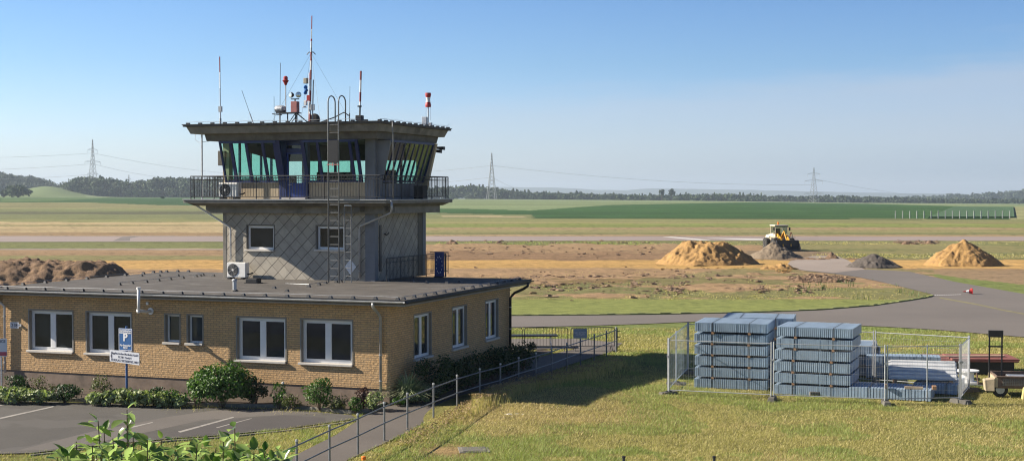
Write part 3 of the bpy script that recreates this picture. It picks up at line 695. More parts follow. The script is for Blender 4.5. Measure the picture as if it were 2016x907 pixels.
for k in range(14): v = V0+.5+k*.87; holder(U1-.25+random.uniform(-.03,.03), v); pts.append((U1-.25, v, .1+random.uniform(-.01,.01)))
wl_.tube(pts, .008, 4)
pts = []
for k in range(9): v = V0+1+k*1.3; holder(U0+.25, v); pts.append((U0+.25, v, .1))
wl_.tube(pts, .008, 4)
rowpx = [(235,561),(260,558.5),(288,556),(312,553),(335,550.5),(360,548),(386,545),(399,541.5),(278,543.5),(313,543.5),(350,543.5),(394,543.5),(420,544),(448,547),(291,537.5),(302,536.8),(328,535.6),(350,535),(371,535),(393,535),(420,535.4),(608,565),(628,561),(641,558),(662,556),(671,555),(697,552),(705,551),(730,553),(763,554),(812,555),(840,557),(880,557),(905,556),(565,574),(540,568)]
for (x, y) in rowpx:
    h = FB.hit(x, y, 'z', RZ)
    if U0 < h[0] < U1 and V0 < h[1] < V1: holder(h[0], h[1])
obj('wire', wl_, M['galv'], lc)
pts = [FB.hit(x, y, 'z', RZ) for (x, y) in rowpx[:8]]; obj('wire', MB().tube([(p[0], p[1], .1) for p in pts], .008, 4), M['galv'], lc)
pts = [FB.hit(x, y, 'z', RZ) for (x, y) in ((562,563),(608,565),(628,561),(662,556),(697,552))]; obj('wire', MB().tube([(p[0], p[1], .1) for p in pts], .008, 4), M['galv'], lc)
# ------------------------------------------------------------------ control tower
tw = framed('control_tower', FT, 0, 0, 0, 'grey concrete airfield control tower with teal glass cab and railed balcony', 'control tower')
D = TD; W = TW
twin = []
for (x0, x1, y0, y1) in ((489, 541.5, 444, 491), (626, 680, 445, 491)):
    a = FT.hit(x0, y0, 'v', .1); b = FT.hit(x1, y1, 'v', .1); twin.append((a[0], b[0], b[2], a[2]))
print('tower windows', [[round(float(x), 2) for x in q] for q in twin])
wm = MB(); wall_boxes(wm, True, -W+.16, -.42, 3.5, 6.22, [(q[0]-.05, q[1]+.05, q[2]-.06, q[3]+.05) for q in twin], th=.25)
wall_boxes(wm, False, .25, D-.75, 3.5, 6.22, [], th=.25, c=-.03)
wm.box(-W+.1, -.3, D-.25, D, 3.5, 6.22); wm.box(-W+.02, -W+.25, .27, D-.25, 3.5, 6.22)
obj('wall', wm, M['diamond'], tw)
for q in twin: 
    o = window_part(tw, True, *q, rec=.1, split=False, fw=.09)
    for ch in o.children:
        if ch.name.startswith('surround'): ch.data.materials[0] = M['concrete_dark']
cm = MB(); cm.box(-.42, 0, -.02, .3, 3.5, 6.2); obj('corner_column', cm, M['grey_column'], tw, bevel=.01)
cm = MB(); cm.box(-W, -W+.16, -.01, .27, 3.5, 6.2); obj('corner_column', cm, M['concrete'], tw, bevel=.01)
cm = MB(); cm.box(-.3, .0, D-.75, D-.3, 3.5, 6.2); obj('corner_column', cm, M['concrete_dark'], tw, bevel=.01)
cm = MB(); cm.box(-.3, .02, D-.3, D+.01, 3.5, 6.2); obj('corner_column', cm, M['grey_column'], tw, bevel=.01)
obj('access_hatch', MB().box(-.03, .0, .42, .62, 3.9, 5.75), M['dark_metal'], tw)
# white diamond tile
a = FT.hit(690, 525, 'v', -.01); s = .31; mb = MB(); mb.loft([(a[0]-s*.82,-.02,a[2]),(a[0],-.02,a[2]-s),(a[0]+s*.82,-.02,a[2]),(a[0],-.02,a[2]+s)], [(a[0]-s*.82,-.001,a[2]),(a[0],-.001,a[2]-s),(a[0]+s*.82,-.001,a[2]),(a[0],-.001,a[2]+s)]); obj('white_tile', mb, M['white_paint'], tw)
def hook(px, py):
    a = FT.hit(px, py, 'u', 0); mb = MB().tube([(0, a[1], a[2]), (.1, a[1], a[2]-.05), (.13, a[1]+.12, a[2]+.02), (.1, a[1]+.2, a[2]+.05)], .025, 6); obj('wall_hook', mb, M['dark_metal'], tw)
hook(757, 460)
# balcony slab and beams
o = 1.1
def slab(name, z0, z1, oL, oR, oF, oB, mat, parent=None, bv=.01, ts=0):
    mb = MB(); lo = [(-W-oL+ts,-oF+ts,z0),(oR-ts,-oF+ts,z0),(oR-ts,D+oB-ts,z0),(-W-oL+ts,D+oB-ts,z0)]; hi = [(-W-oL,-oF,z1),(oR,-oF,z1),(oR,D+oB,z1),(-W-oL,D+oB,z1)]
    mb.loft(lo, hi); return obj(name, mb, mat, parent or tw, bevel=bv)
bs_ = slab('balcony_slab', 6.62, 6.74, o, 1.05, 1.22, .5, M['concrete'])
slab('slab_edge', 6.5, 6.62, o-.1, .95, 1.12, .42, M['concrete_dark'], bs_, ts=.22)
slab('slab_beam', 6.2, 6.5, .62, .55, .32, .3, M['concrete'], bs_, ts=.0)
slab('edge_lip', 6.74, 6.775, o+.04, 1.09, 1.26, .54, M['zinc'], bs_, bv=.003)
# brackets under the slab corner
obj('bracket', MB().box(-.55, -.3, -.75, -.32, 6.28, 6.5), M['concrete_dark'], tw, bevel=.02)
obj('bracket', MB().box(.65,.85,-.2,.05,6.28,6.5), M['concrete_dark'], tw, bevel=.02)
# upper roof
rt = slab('roof', 9.70, 9.77, 1.1, .82, 1.24, .92, M['roof'], bv=.004)
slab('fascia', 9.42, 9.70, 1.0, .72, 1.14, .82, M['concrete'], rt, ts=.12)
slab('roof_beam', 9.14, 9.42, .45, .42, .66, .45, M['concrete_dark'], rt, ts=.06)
slab('roof_trim', 9.77, 9.8, 1.13, .85, 1.27, .95, M['dark_metal'], rt, bv=.003)
mb = MB(); 
for k in range(15): mb2 = None; u = -W-.9+k*.57; mb.box(u-.07, u+.07, -1.2, -1.1, 9.8, 9.86)
for k in range(13): v = -1.1+k*.57; mb.box(.68, .8, v-.07, v+.07, 9.8, 9.86)
obj('roof_clamp', mb, M['dark_metal'], rt)
mb = MB(); pts = [(-W-1+k*.56, -1.15, 9.88+.015*(k%2)) for k in range(15)]; mb.tube(pts, .007, 4); pts = [(.75, -1.1+k*.56, 9.88+.02*(k%2)) for k in range(13)]+[(.8, 5.75, 10.0)]; mb.tube(pts, .007, 4); obj('conductor_wire', mb, M['galv'], rt)
# cab
CZ0, CZ1, CZ2 = 6.775, 7.42, 9.14
dl = FT.hit(566, 392, 'v', 0)[0]; dr = FT.hit(604, 392, 'v', 0)[0]; dbl = FT.hit(552, 392, 'v', 0)[0]
fp = MB(); fp.box(-W+.32, dbl, 0, .2, CZ0, CZ1); obj('parapet', fp, M['tan_render'], tw)
fp = MB(); fp.box(dr+.1, -.42, 0, .2, CZ0, CZ1); obj('parapet', fp, M['tan_render'], tw)
fp = MB(); fp.box(-.2, 0, .3, D-.3, CZ0, CZ1); obj('parapet', fp, M['grey_column'], tw)
fp = MB(); fp.box(-W+.3, -.3, D-.2, D, CZ0, CZ1); fp.box(-W, -W+.2, .3, D-.3, CZ0, CZ1); obj('parapet', fp, M['tan_render'], tw)
sl = MB(); sl.box(-W+.32, dbl, -.05, .22, CZ1, CZ1+.035); sl.box(dr+.1, -.42, -.05, .22, CZ1, CZ1+.035); obj('parapet_sill', sl, M['sill_stone'], tw)
for (u0, u1, v0, v1, mt) in ((-.42, 0, -.01, .3, 'grey_column'), (-W, -W+.3, 0, .3, 'tan_render'), (-.3, 0, D-.3, D, 'tan_render'), (-W, -W+.3, D-.3, D, 'tan_render')):
    obj('cab_column', MB().box(u0, u1, v0, v1, CZ0, CZ2), M[mt], tw, bevel=.01)
LEAN = .5; G0, G1 = CZ1+.035, CZ2-.02
def bar_front(mb, u, w_, vb=0, vt=-LEAN, d=.09):
    mb.loft([(u-w_/2, vb-d, G0), (u+w_/2, vb-d, G0), (u+w_/2, vb, G0), (u-w_/2, vb, G0)], [(u-w_/2, vt-d, G1), (u+w_/2, vt-d, G1), (u+w_/2, vt, G1), (u-w_/2, vt, G1)])
def bar_side(mb, v, w_, d=.07, L_=LEAN):
    mb.loft([(0, v-w_/2, G0), (d, v-w_/2, G0), (d, v+w_/2, G0), (0, v+w_/2, G0)], [(L_, v-w_/2, G1), (L_+d, v-w_/2, G1), (L_+d, v+w_/2, G1), (L_, v+w_/2, G1)])
def uz(px): return FT.hit(px, 360, 'v', 0)[0]
def glazing(us, name='cab_window', horiz=True):
    mb = MB()
    for u, w_ in us: bar_front(mb, u, w_)
    a, b = us[0][0], us[-1][0]
    mb.box(a, b, -.095, .0, G0-.002, G0+.07); mb.box(a, b, -LEAN-.095, -LEAN+.0, G1-.09, G1+.005)
    fr = obj(name, mb, M['navy_paint'], tw)
    gl = MB()
    for (x, _), (y, _) in zip(us[:-1], us[1:]):
        gl.loft([(x+.02,-.05,G0+.05),(y-.02,-.05,G0+.05),(y-.02,-.04,G0+.05),(x+.02,-.04,G0+.05)], [(x+.02,-LEAN-.05,G1-.05),(y-.02,-LEAN-.05,G1-.05),(y-.02,-LEAN-.04,G1-.05),(x+.02,-LEAN-.04,G1-.05)])
    obj('pane', gl, M['glass_teal'], fr)
    return fr
glazing([(-W+.2, .07), (uz(468), .13), (uz(498), .12), (uz(530), .12), (uz(557), .3)])
glazing([(uz(608), .16), (uz(637), .11), (uz(700), .11), (uz(713), .12)])
# soffit board closing leaning glass to the beam, cheeks
mb = MB(); mb.box(-W+.15, -.42, -LEAN-.02, 0.0, CZ2-.022, CZ2-.002); mb.box(0.0, LEAN+.02, .3, D-.3, CZ2-.022, CZ2-.002); obj('head_board', mb, M['navy_paint'], tw)
mb = MB()
nb = 10; vs = [.36+(D-.72)*k/(nb-1) for k in range(nb)]
for v in vs: bar_side(mb, v, .075)
mb.box(0, .075, vs[0], vs[-1], G0-.002, G0+.07); mb.box(LEAN, LEAN+.075, vs[0], vs[-1], G1-.08, G1+.004)
sw_ = obj('cab_window', mb, M['navy_paint'], tw)
gl = MB()
for x, y in zip(vs[:-1], vs[1:]): gl.loft([(.03,x+.03,G0+.05),(.04,x+.03,G0+.05),(.04,y-.03,G0+.05),(.03,y-.03,G0+.05)], [(LEAN+.03,x+.03,G1-.05),(LEAN+.04,x+.03,G1-.05),(LEAN+.04,y-.03,G1-.05),(LEAN+.03,y-.03,G1-.05)])
obj('pane', gl, M['glass_teal'], sw_)
mb = MB(); mb.loft([(0,D-.3,CZ0),(.06,D-.3,CZ0),(.06,D-.1,CZ0),(0,D-.1,CZ0)], [(0,D-.3,CZ2-.03),(LEAN+.12,D-.3,CZ2-.03),(LEAN+.12,D-.1,CZ2-.03),(0,D-.1,CZ2-.03)]); obj('cheek', mb, M['tan_render'], tw)
mb = MB(); mb.loft([(0,.2,CZ0),(.04,.2,CZ0),(.04,.3,CZ0),(0,.3,CZ0)], [(0,.2,CZ2-.03),(LEAN+.1,.2,CZ2-.03),(LEAN+.1,.3,CZ2-.03),(0,.3,CZ2-.03)]); obj('cheek', mb, M['grey_column'], tw)
# back and left glazing (seen through)
mb = MB(); gl = MB(); zb1 = 8.42
us = [-W+.3+(W-.6)*k/8 for k in range(9)]
for u in us: mb.box(u-.05, u+.05, D-.14, D-.06, G0, zb1)
mb.box(us[0], us[-1], D-.14, D-.06, G0-.05, G0); 
for x, y in zip(us[:-1], us[1:]): gl.box(x+.05, y-.05, D-.1, D-.09, G0, zb1)
bw = obj('cab_window', mb, M['navy_paint'], tw); obj('pane', gl, M['glass_teal'], bw)
obj('blind', MB().box(-W+.3, -.3, D-.12, D-.08, zb1, CZ2), simple('dark_green_blind', (.05,.065,.055), .9), tw)
mb = MB(); gl = MB(); vs2 = [.3+(D-.6)*k/5 for k in range(6)]
for v in vs2: mb.box(-W+.06, -W+.14, v-.045, v+.045, G0, CZ2)
for x, y in zip(vs2[:-1], vs2[1:]): gl.box(-W+.09, -W+.1, x+.045, y-.045, G0, CZ2-.03)
lw = obj('cab_window', mb, M['navy_paint'], tw); obj('pane', gl, M['glass_teal'], lw)
bl_ = MB(); bl_.loft([(-W+.12,1.6,8.75),(-W+.16,1.6,8.75),(-W+.16,D-.3,8.42),(-W+.12,D-.3,8.42)], [(-W+.12,1.6,CZ2-.03),(-W+.16,1.6,CZ2-.03),(-W+.16,D-.3,CZ2-.03),(-W+.12,D-.3,CZ2-.03)]); obj('blind', bl_, simple('green_blind', (.05,.065,.055), .9), tw)
# cab ceiling / floor (inside), desks
obj('cab_ceiling', MB().box(-W+.05, -.05, .05, D-.05, CZ2-.03, CZ2-.004), simple('cab_ceiling', (.16,.15,.13), .9), tw)
obj('cab_floor', MB().box(-W+.2, -.2, .2, D-.2, CZ0-.02, CZ0+.02), M['black'], tw)
dk = MB(); dk.box(dr+.25, -.7, .35, 1.1, 7.0, 7.46); dk.box(uz(614), uz(680), .4, .62, 7.46, 7.86); 
for k in range(3): dk.box(uz(618)+k*.42, uz(618)+k*.42+.34, .3, .34, 7.5, 7.8)
obj('console', dk, M['black'], tw, bevel=.01)
dk = MB(); dk.box(-W+.6, dbl-.2, .4, 1.2, 7.0, 7.4); dk.box(-4.6, -3.9, .5, .8, 7.4, 7.7); dk.box(-1.6,-1.0,3.9,4.2,7.3,8.0); obj('desk', dk, M['black'], tw, bevel=.01)
# door with side posts and transom
df = MB(); ZT = 8.72
df.box(dbl+.0, dl, -.10, .12, CZ0, CZ2-.025); df.box(dr-.01, dr+.1, -.10, .12, CZ0, CZ2-.025); df.box(dl, dr-.01, -.08, .1, ZT-.07, ZT+.09); df.box(dl, dr-.01, -.08, .1, CZ2-.2, CZ2-.025)
door = obj('door', df, M['navy_paint'], tw, bevel=.006)
dp = MB(); dp.box(dl, dr-.01, -.05, .02, CZ0+.02, 7.43); dp.box(dl, dl+.07, -.05, .02, 7.43, ZT-.07); dp.box(dr-.08, dr-.01, -.05, .02, 7.43, ZT-.07); dp.box(dl+.07, dr-.08, -.05, .02, ZT-.13, ZT-.07); obj('door_leaf', dp, M['blue_paint'], door, bevel=.006)
gl = MB().box(dl+.07, dr-.08, -.02, -.01, 7.43, ZT-.13).box(dl, dr-.01, -.02, -.01, ZT+.09, CZ2-.2); obj('pane', gl, M['glass_clear'], door)
obj('handle', MB().tube([(dl+.12,-.05,7.35),(dl+.12,-.11,7.35),(dl+.24,-.11,7.35)], .012, 6), M['galv'], door)
obj('step', MB().box(dl-.1, dr+.1, -.32, -.1, CZ0, CZ0+.05), M['sill_stone'], tw, bevel=.01)
# box on the left column
a = FT.hit(446, 297, 'v', .1); b = FT.hit(446, 326, 'v', .1); obj('junction_box', MB().box(-W-.2, -W+.14, -.06, .3, b[2], a[2]), M['concrete_dark'], tw, bevel=.02)
# balcony railing
rl = MB(); ro_ = o-.17; P4 = [(-W-ro_, -ro_), (ro_-.03, -ro_), (ro_-.03, D+.36), (-W-ro_, D+.36)]
ZR = CZ0+.93
for i in range(4):
    a, b = Vector(P4[i]), Vector(P4[(i+1)%4]); ln = (b-a).length; n = int(ln/.125)
    rl.tube([(*a, ZR), (*b, ZR)], .022, 6); rl.tube([(*a, CZ0+.1), (*b, CZ0+.1)], .014, 4); rl.tube([(*a, ZR-.14), (*b, ZR-.14)], .011, 4)
    for k in range(n): 
        p = a.lerp(b, k/n); post = k % 12 == 0; rl.tube([(*p, CZ0 if post else CZ0+.1), (*p, ZR)], .024 if post else .0105, 4, False)
obj('balcony_railing', rl, M['dark_metal'], tw)
# pipes
a = FT.hit(454, 449, 'v', -.08)
pipe(tw, [(-W-o+.25, -.75, 6.6), (-W-o+.3, -.7, 6.5), (a[0]-.03, -.1, a[2]+.05), (a[0], -.08, a[2]-.08), (a[0], -.08, 4.3)], .04, 'zinc_bright')
a = FT.hit(708, 448, 'v', -.08); q = FT.hit(775, 405, 'v', -o+.1)
pipe(tw, [(q[0]-.06, -o+.02, 6.72), (q[0]-.04, -o+.02, 6.4), (q[0]-.16, -o+.16, 6.25), (a[0]+.05, -.12, a[2]+.06), (a[0], -.08, a[2]-.1), (a[0], -.08, 3.65)], .045, 'zinc')
a = FT.hit(774, 300, 'v', -o+.05)
pipe(tw, [(a[0], -1.1, 9.75), (a[0], -1.1, 9.45), (a[0], -1.04, 9.2), (a[0], -1.04, 6.8)], .022, 'rail_steel', clips=False)
# ladder
def u_at(px, py, v): return FT.hit(px, py, 'v', v)[0]
LV = -1.42; la, lb = u_at(646.5, 400, LV), u_at(667, 400, LV)
lad = framed('ladder', FT, (la+lb)/2, LV, RZ, 'tall narrow steel roof ladder with two hooped handrails at its top', 'ladder'); hw = (lb-la)/2
for s in (-1, 1):
    hz0 = 10.55-RZ; pts = [(s*hw, 0, 0), (s*hw, 0, hz0)]+[(s*hw, .3*(1-math.cos(t)), hz0+.25*math.sin(t)) for t in np.linspace(.2, PI, 9)]+[(s*hw, .6, 9.8-RZ)]
    obj('rail', MB().tube(pts, .026, 6), M['rail_steel'], lad, smooth=True)
rg = MB()
for k in range(20): rg.tube([(-hw, 0, .25+k*.31), (hw, 0, .25+k*.31)], .014, 5)
obj('rung', rg, M['rail_steel'], lad)
za = FT.hit(656, 276, 'v', LV)[2]-RZ; zb = FT.hit(656, 321, 'v', LV)[2]-RZ
obj('climb_guard', MB().box(-hw+.01, hw-.01, -.04, -.02, zb, za), M['black'], lad)
zc_ = FT.hit(656, 324, 'v', LV)[2]-RZ; obj('safety_bar', MB().box(-hw-.03, hw+.03, -.06, -.03, zc_-.02, zc_+.02).box(-.015,.015,-.065,-.055,zc_-.07,zc_+.07), simple('faded_red', (.55,.2,.19), .5), lad)
lc2 = (lb+u_at(682.5, 470, LV+.05))/2
l2 = framed('ladder', FT, lc2+.02, LV+.42, RZ, 'short narrow ladder with a pale top plate reaching only the balcony', 'ladder')
hw2 = .15
for s in (-1, 1): obj('rail', MB().tube([(s*hw2, 0, 0), (s*hw2, 0, 2.98)], .019, 6), M['rail_steel'], l2)
rg = MB(); 
for k in range(9): rg.tube([(-hw2, 0, .25+k*.31), (hw2, 0, .25+k*.31)], .012, 5)
obj('rung', rg, M['rail_steel'], l2); obj('top_plate', MB().box(-hw2, hw2, -.02, .2, 2.98, 3.03), M['white_paint'], l2)
M['faded_mast'] = simple('faded_mast_red', (.3,.06,.06), .6, var=.2)
# ------------------------------------------------------------------ air conditioners
def ac_unit(fr, u, v, z, label, feet=True, w_=.86, h_=.6):
    t = framed('air_conditioner', fr, u, v, z, label, 'air conditioner', 'outdoor air conditioner units')
    b = obj('housing', MB().box(-w_/2, w_/2, -.16, .16, .07, .07+h_), M['ac_white'], t, bevel=.015)
    cx = -w_*.17; r = h_*.42
    f = MB().lathe([(r, -.172), (r, -.161)], (cx, 0, .07+h_/2), 24, 'y'); fo = obj('fan_grille', f, M['dark_metal'], t)
    f = MB()
    for k in range(1, 7): 
        rr = r*k/7; f.tube([(cx+rr*math.cos(a), -.178, .07+h_/2+rr*math.sin(a)) for a in np.linspace(0, 2*PI, 19)], .003, 4, False)
    for k in range(4): a = k*PI/4+.5; f.tube([(cx-r*math.cos(a), -.18, .07+h_/2-r*math.sin(a)), (cx+r*math.cos(a), -.18, .07+h_/2+r*math.sin(a))], .004, 4)
    obj('guard', f, M['zinc'], fo)
    obj('fan_hub', MB().lathe([(.045,-.185),(.045,-.17)], (cx,0,.07+h_/2), 12, 'y'), M['ac_white'], fo)
    for s in (-1, 1): obj('foot', MB().box(s*w_*.36-.05, s*w_*.36+.05, -.24, .2, 0, .07), M['black'], t)
    obj('pipework', MB().tube([(w_/2, 0, .2), (w_/2+.1, .05, .2), (w_/2+.12, .2, .25)], .03, 6), M['black'], t)
    return t
ac_unit(FT, FT.hit(450, 375, 'v', -.75)[0], -.62, CZ0, 'white air conditioner outdoor unit behind the balcony railing beside the cab')
ac_unit(FT, FT.hit(469, 525, 'v', -.35)[0], -.36, RZ, 'white air conditioner outdoor unit standing on the felt roof against the tower foot')
# ------------------------------------------------------------------ aerials and instruments on the tower roof
ZRF = 9.8
def rp(px, py, v=1.5): h = FT.hit(px, py, 'v', v); return h[0], h[2]
def mastband(px0, py0, px1, py1, bands, r, v, name, label, cat, extra=None, seg=8, group=None):
    u0, z0 = rp(px0, py0, v); u1, z1 = rp(px1, py1, v)
    t = framed(name, FT, u0, v, ZRF, label, cat, group)
    zt = z1-ZRF; du = u1-u0
    P = lambda f: (du*f, 0, zt*f)
    for i, (f0, f1, mt, rr) in enumerate(bands): obj('tube', MB().tube([P(f0), P(f1)], rr, seg), M[mt], t)
    return t, P, zt
t, P, zt = mastband(434, 243, 432.5, 112, [(0,.12,'zinc',.045),(.12,.28,'zinc_bright',.028),(.28,.55,'zinc',.022),(.55,.78,'white_paint',.024),(.78,1,'faded_mast',.024)], .03, 1.0, 'rod_antenna', 'tall slim grey and white rod antenna near the left roof corner', 'antenna')
obj('clamp', MB().box(-.07,.07,-.05,.05,.62,.85), M['zinc'], t); obj('base', MB().lathe([(.12,-.02),(.1,.05),(.04,.08)], (0,0,0), 10), M['dark_metal'], t)
t, P, zt = mastband(500, 241, 476, 178, [(0,.34,'zinc',.022),(.34,1,'dark_metal',.009)], .01, .5, 'whip_antenna', 'thin whip antenna leaning left beside the left rod antenna', 'antenna'); obj('base', MB().lathe([(.1,-.02),(.08,.04),(.03,.08)], (0,0,0), 8), M['dark_metal'], t)
t, P, zt = mastband(551, 240, 552, 124, [(0,.2,'zinc',.03),(.2,1,'dark_metal',.011)], .01, 1.2, 'whip_antenna', 'thin upright whip antenna left of the red obstruction lamp', 'antenna'); obj('bracket', MB().tube([(-.35,0,.5),(.1,0,.45)], .025, 6), M['dark_metal'], t)
t, P, zt = mastband(688, 239, 689, 170, [(0,.3,'dark_metal',.022),(.3,1,'dark_metal',.008)], .01, 1.2, 'whip_antenna', 'short thin whip antenna just right of the ladder hoops', 'antenna'); obj('cable', MB().tube([(.0,0,.35),(-.25,0,.5),(-.7,0,.3),(-1.3,-.1,.1),(-1.9,-.1,.15),(-2.4,0,.5)], .025, 5), M['black'], t)
t, P, zt = mastband(540, 240, 539.5, 190, [(0,1,'dark_metal',.008)], .01, 1.2, 'whip_antenna', 'shortest and faintest whip antenna at the far left of the lamp platform', 'antenna')
t, P, zt = mastband(708, 240, 710.5, 140, [(0,.12,'zinc',.04),(.12,.33,'dark_metal',.035),(.33,.42,'white_paint',.035),(.42,.6,'faded_mast',.042),(.6,.83,'white_paint',.038),(.83,1,'faded_mast',.042)], .05, .8, 'rod_antenna', 'red and white banded rod antenna standing right of the ladder hoops', 'antenna')
obj('base_box', MB().box(-.14,.14,-.12,.12,.12,.34), M['black'], t, bevel=.02); obj('flange', MB().lathe([(.09,.68),(.09,.73)], (0,0,0), 10), M['dark_metal'], t)
# lamp platform
u0, z0 = rp(549, 240, 1.0); u1, _ = rp(588, 240, 1.0); zpl = rp(560, 222, 1.0)[1]-ZRF
pf = framed('equipment_platform', FT, (u0+u1)/2, 1.0, ZRF, 'low black steel stand on the tower roof carrying lamps', 'equipment stand'); hw = (u1-u0)/2
obj('frame', MB().box(-hw, hw, -.25, .25, zpl-.04, zpl).box(-hw-.15, -hw, -.02, .02, zpl+.02, zpl+.05), M['black'], pf)
for x in (-hw+.05, -.05, .32, hw-.08): obj('leg', MB().tube([(x, 0, 0), (x, 0, zpl-.04)], .025, 6), M['black'], pf)
obj('brace', MB().tube([(hw-.35,0,.1),(hw-.02,0,zpl-.05)], .018, 5).tube([(.0,0,.1),(.3,0,zpl-.05)], .018, 5), M['black'], pf)
uc, _ = rp(552, 217, 1.0); cmr = framed('camera_housing', FT, uc, 1.0, ZRF+zpl, 'grey cylindrical camera housing lying on the lamp platform', 'camera')
obj('housing', MB().lathe([(.001,-.2),(.13,-.2),(.14,-.1),(.14,.12),(.11,.2),(.001,.2)], (0,0,.16), 12, 'x'), M['galv'], cmr, smooth=False); obj('mount', MB().box(-.03,.25,-.05,.05,0,.1), M['black'], cmr)
u, _ = rp(562.5, 200, 1.0); zt = rp(562, 168, 1.0)[1]; rlamp = framed('obstruction_lamp', FT, u, 1.0, ZRF+zpl, 'dark red obstruction lamp on a thin pole above the lamp platform', 'warning lamp')
obj('pole', MB().tube([(0,0,0),(0,0,zt-ZRF-zpl)], .022, 6), M['zinc'], rlamp); zz = zt-ZRF-zpl
obj('lamp_head', MB().lathe([(.04,zz),(.06,zz+.05),(.09,zz+.12),(.14,zz+.19),(.09,zz+.21),(.09,zz+.33),(.05,zz+.37),(.001,zz+.38)], (0,0,0), 12), M['red_paint'], rlamp)
u, _ = rp(581, 210, 1.0); za = rp(581, 200, 1.0)[1]; bx_ = framed('signal_box', FT, u, 1.0, ZRF+zpl, 'faded red cabinet with two round floodlights on top', 'signal light')
hb = za-ZRF-zpl; obj('cabinet', MB().box(-.14,.14,-.12,.12,0,hb), simple('faded_red_cabinet', (.42,.16,.15), .6), bx_, bevel=.01); obj('crossbar', MB().box(-.18,.18,-.03,.03,hb+.08,hb+.12).box(-.02,.02,-.02,.02,hb,hb+.08), M['black'], bx_)
for s, ry in ((-1, -.45), (1, .45)):
    l_ = obj('lamp', MB().lathe([(.001,.1),(.06,.09),(.115,.0),(.12,-.06),(.115,-.065)], (0,0,0), 14, 'y'), M['dark_metal'], bx_, smooth=False); l_.location = (s*.16, 0, hb+.27); l_.rotation_euler = (0, 0, ry)
    obj('lens', MB().lathe([(.11,-.066),(.09,-.075),(.001,-.08)], (0,0,0), 14, 'y'), M['lamp_glass'], l_)
# main mast
u0, _ = rp(610, 238, 1.6); u1, ztop = rp(614, 30, 1.6); _, zg = rp(614, 103, 1.6)
mt_ = framed('antenna_mast', FT, u0, 1.6, ZRF, 'tall guyed red and white lattice antenna mast, highest thing on the tower roof', 'antenna mast')
H_ = ztop-ZRF; hg = zg-ZRF; du = u1-u0; X = lambda z: du*z/H_
def mseg(z0, z1, r, m, n='tube'): obj(n, MB().tube([(X(z0),0,z0),(X(z1),0,z1)], r, 8), M[m], mt_)
bands = [(0,.5,'red_paint'),(.5,1.0,'white_paint'),(1.0,1.45,'red_paint'),(1.45,1.9,'white_paint'),(1.9,2.3,'red_paint'),(2.3,hg-.35,'white_paint'),(hg-.35,hg,'red_paint')]
for a, b, m in bands: mseg(a, b, .042, 'faded_mast' if m == 'red_paint' else m)
obj('side_tube', MB().tube([(-.1,.05,0),(X(2.2)-.1,.05,2.2)], .018, 6), M['white_paint'], mt_)
obj('side_tube', MB().tube([(.09,.05,0),(X(1.9)+.1,.05,1.9)], .025, 6), M['zinc'], mt_)
for a, b, m, r in ((0,.12,'zinc',.035),(.12,.3,'white_paint',.033),(.3,.36,'red_paint',.034),(.36,.62,'white_paint',.022),(.62,.98,'simple',.022)):
    za, zb = hg+(H_-hg)*a, hg+(H_-hg)*(b+.0); mseg(za, zb, r, 'faded_mast' if m == 'simple' else m)
obj('guy_ring', MB().tube([(X(hg)-.2,0,hg-.1),(X(hg)-.1,0,hg),(X(hg)+.1,0,hg),(X(hg)+.2,0,hg-.1)], .02, 5), M['dark_metal'], mt_)
gy = MB()
for (px, vv) in ((533, .2), (692, .3), (631, -.4), (590, 4.2)):
    ug = rp(px, 240, vv)[0]-u0; gy.tube([(X(hg), 0, hg-.03), (ug, vv-1.6, .02)], .004, 4)
obj('guy_wire', gy, M['dark_metal'], mt_)
def mz(py): return rp(610, py, 1.6)[1]-ZRF
obj('equipment_case', MB().box(-.22,-.04,-.15,-.03,mz(165),mz(154)), simple('beige_case', (.45,.42,.33), .6), mt_, bevel=.01)
obj('siren', MB().ball((-.14,-.1,(mz(172))), .085).ball((-.1,-.12,(mz(178))), .08).ball((-.15,-.1,(mz(183))), .08), M['sky_blue'], mt_, smooth=False)
obj('equipment_case', MB().box(-.06,.1,-.17,-.05,mz(199),mz(188)), M['red_paint'], mt_, bevel=.01)
obj('equipment_case', MB().box(-.2,-.09,-.14,-.02,mz(208),mz(198)), M['white_paint'], mt_, bevel=.01)
obj('small_dish', MB().lathe([(.001,.06),(.06,.05),(.11,0)], (-.2,-.1,mz(212)), 12, 'z'), M['galv'], mt_)
obj('grey_panel', MB().box(.05,.27,-.1,-.06,mz(218),mz(206)), M['galv'], mt_, bevel=.01)
obj('drum', MB().lathe([(.001,-.06),(.2,-.06),(.245,-.04),(.25,.04),(.2,.06),(.001,.06)], (.1,.2,.27), 20, 'y'), M['black'], mt_)
# red and white weather instrument at the back right corner
v = 4.6; u, zb = rp(843, 250, v); zt = rp(843, 183, v)[1]
wi = framed('weather_instrument', FT, u, v, ZRF, 'red and white waisted cylinder instrument on a thin mast at right roof corner', 'weather instrument')
h = zt-ZRF; za = rp(843, 211, v)[1]-ZRF
obj('post', MB().tube([(0,0,0),(0,0,za)], .025, 6).tube([(-.1,0,.5),(-.1,0,za)], .006, 4).tube([(.1,0,.3),(.1,0,za)], .006, 4), M['zinc'], wi)
hh = h-za; obj('lower_band', MB().lathe([(.12,za),(.125,za+hh*.15),(.1,za+hh*.34)], (0,0,0), 14), M['red_paint'], wi); obj('middle_band', MB().lathe([(.1,za+hh*.34),(.085,za+hh*.5),(.1,za+hh*.68)], (0,0,0), 14), M['white_paint'], wi); obj('top_band', MB().lathe([(.1,za+hh*.68),(.125,za+hh*.85),(.12,za+hh)], (0,0,0), 14), M['red_paint'], wi)
obj('control_box', MB().box(-.26,-.05,-.08,.05,.1,.45), M['galv'], wi, bevel=.01); obj('small_box', MB().box(.02,.17,-.06,.06,-.02,.2), M['zinc'], wi, bevel=.01)
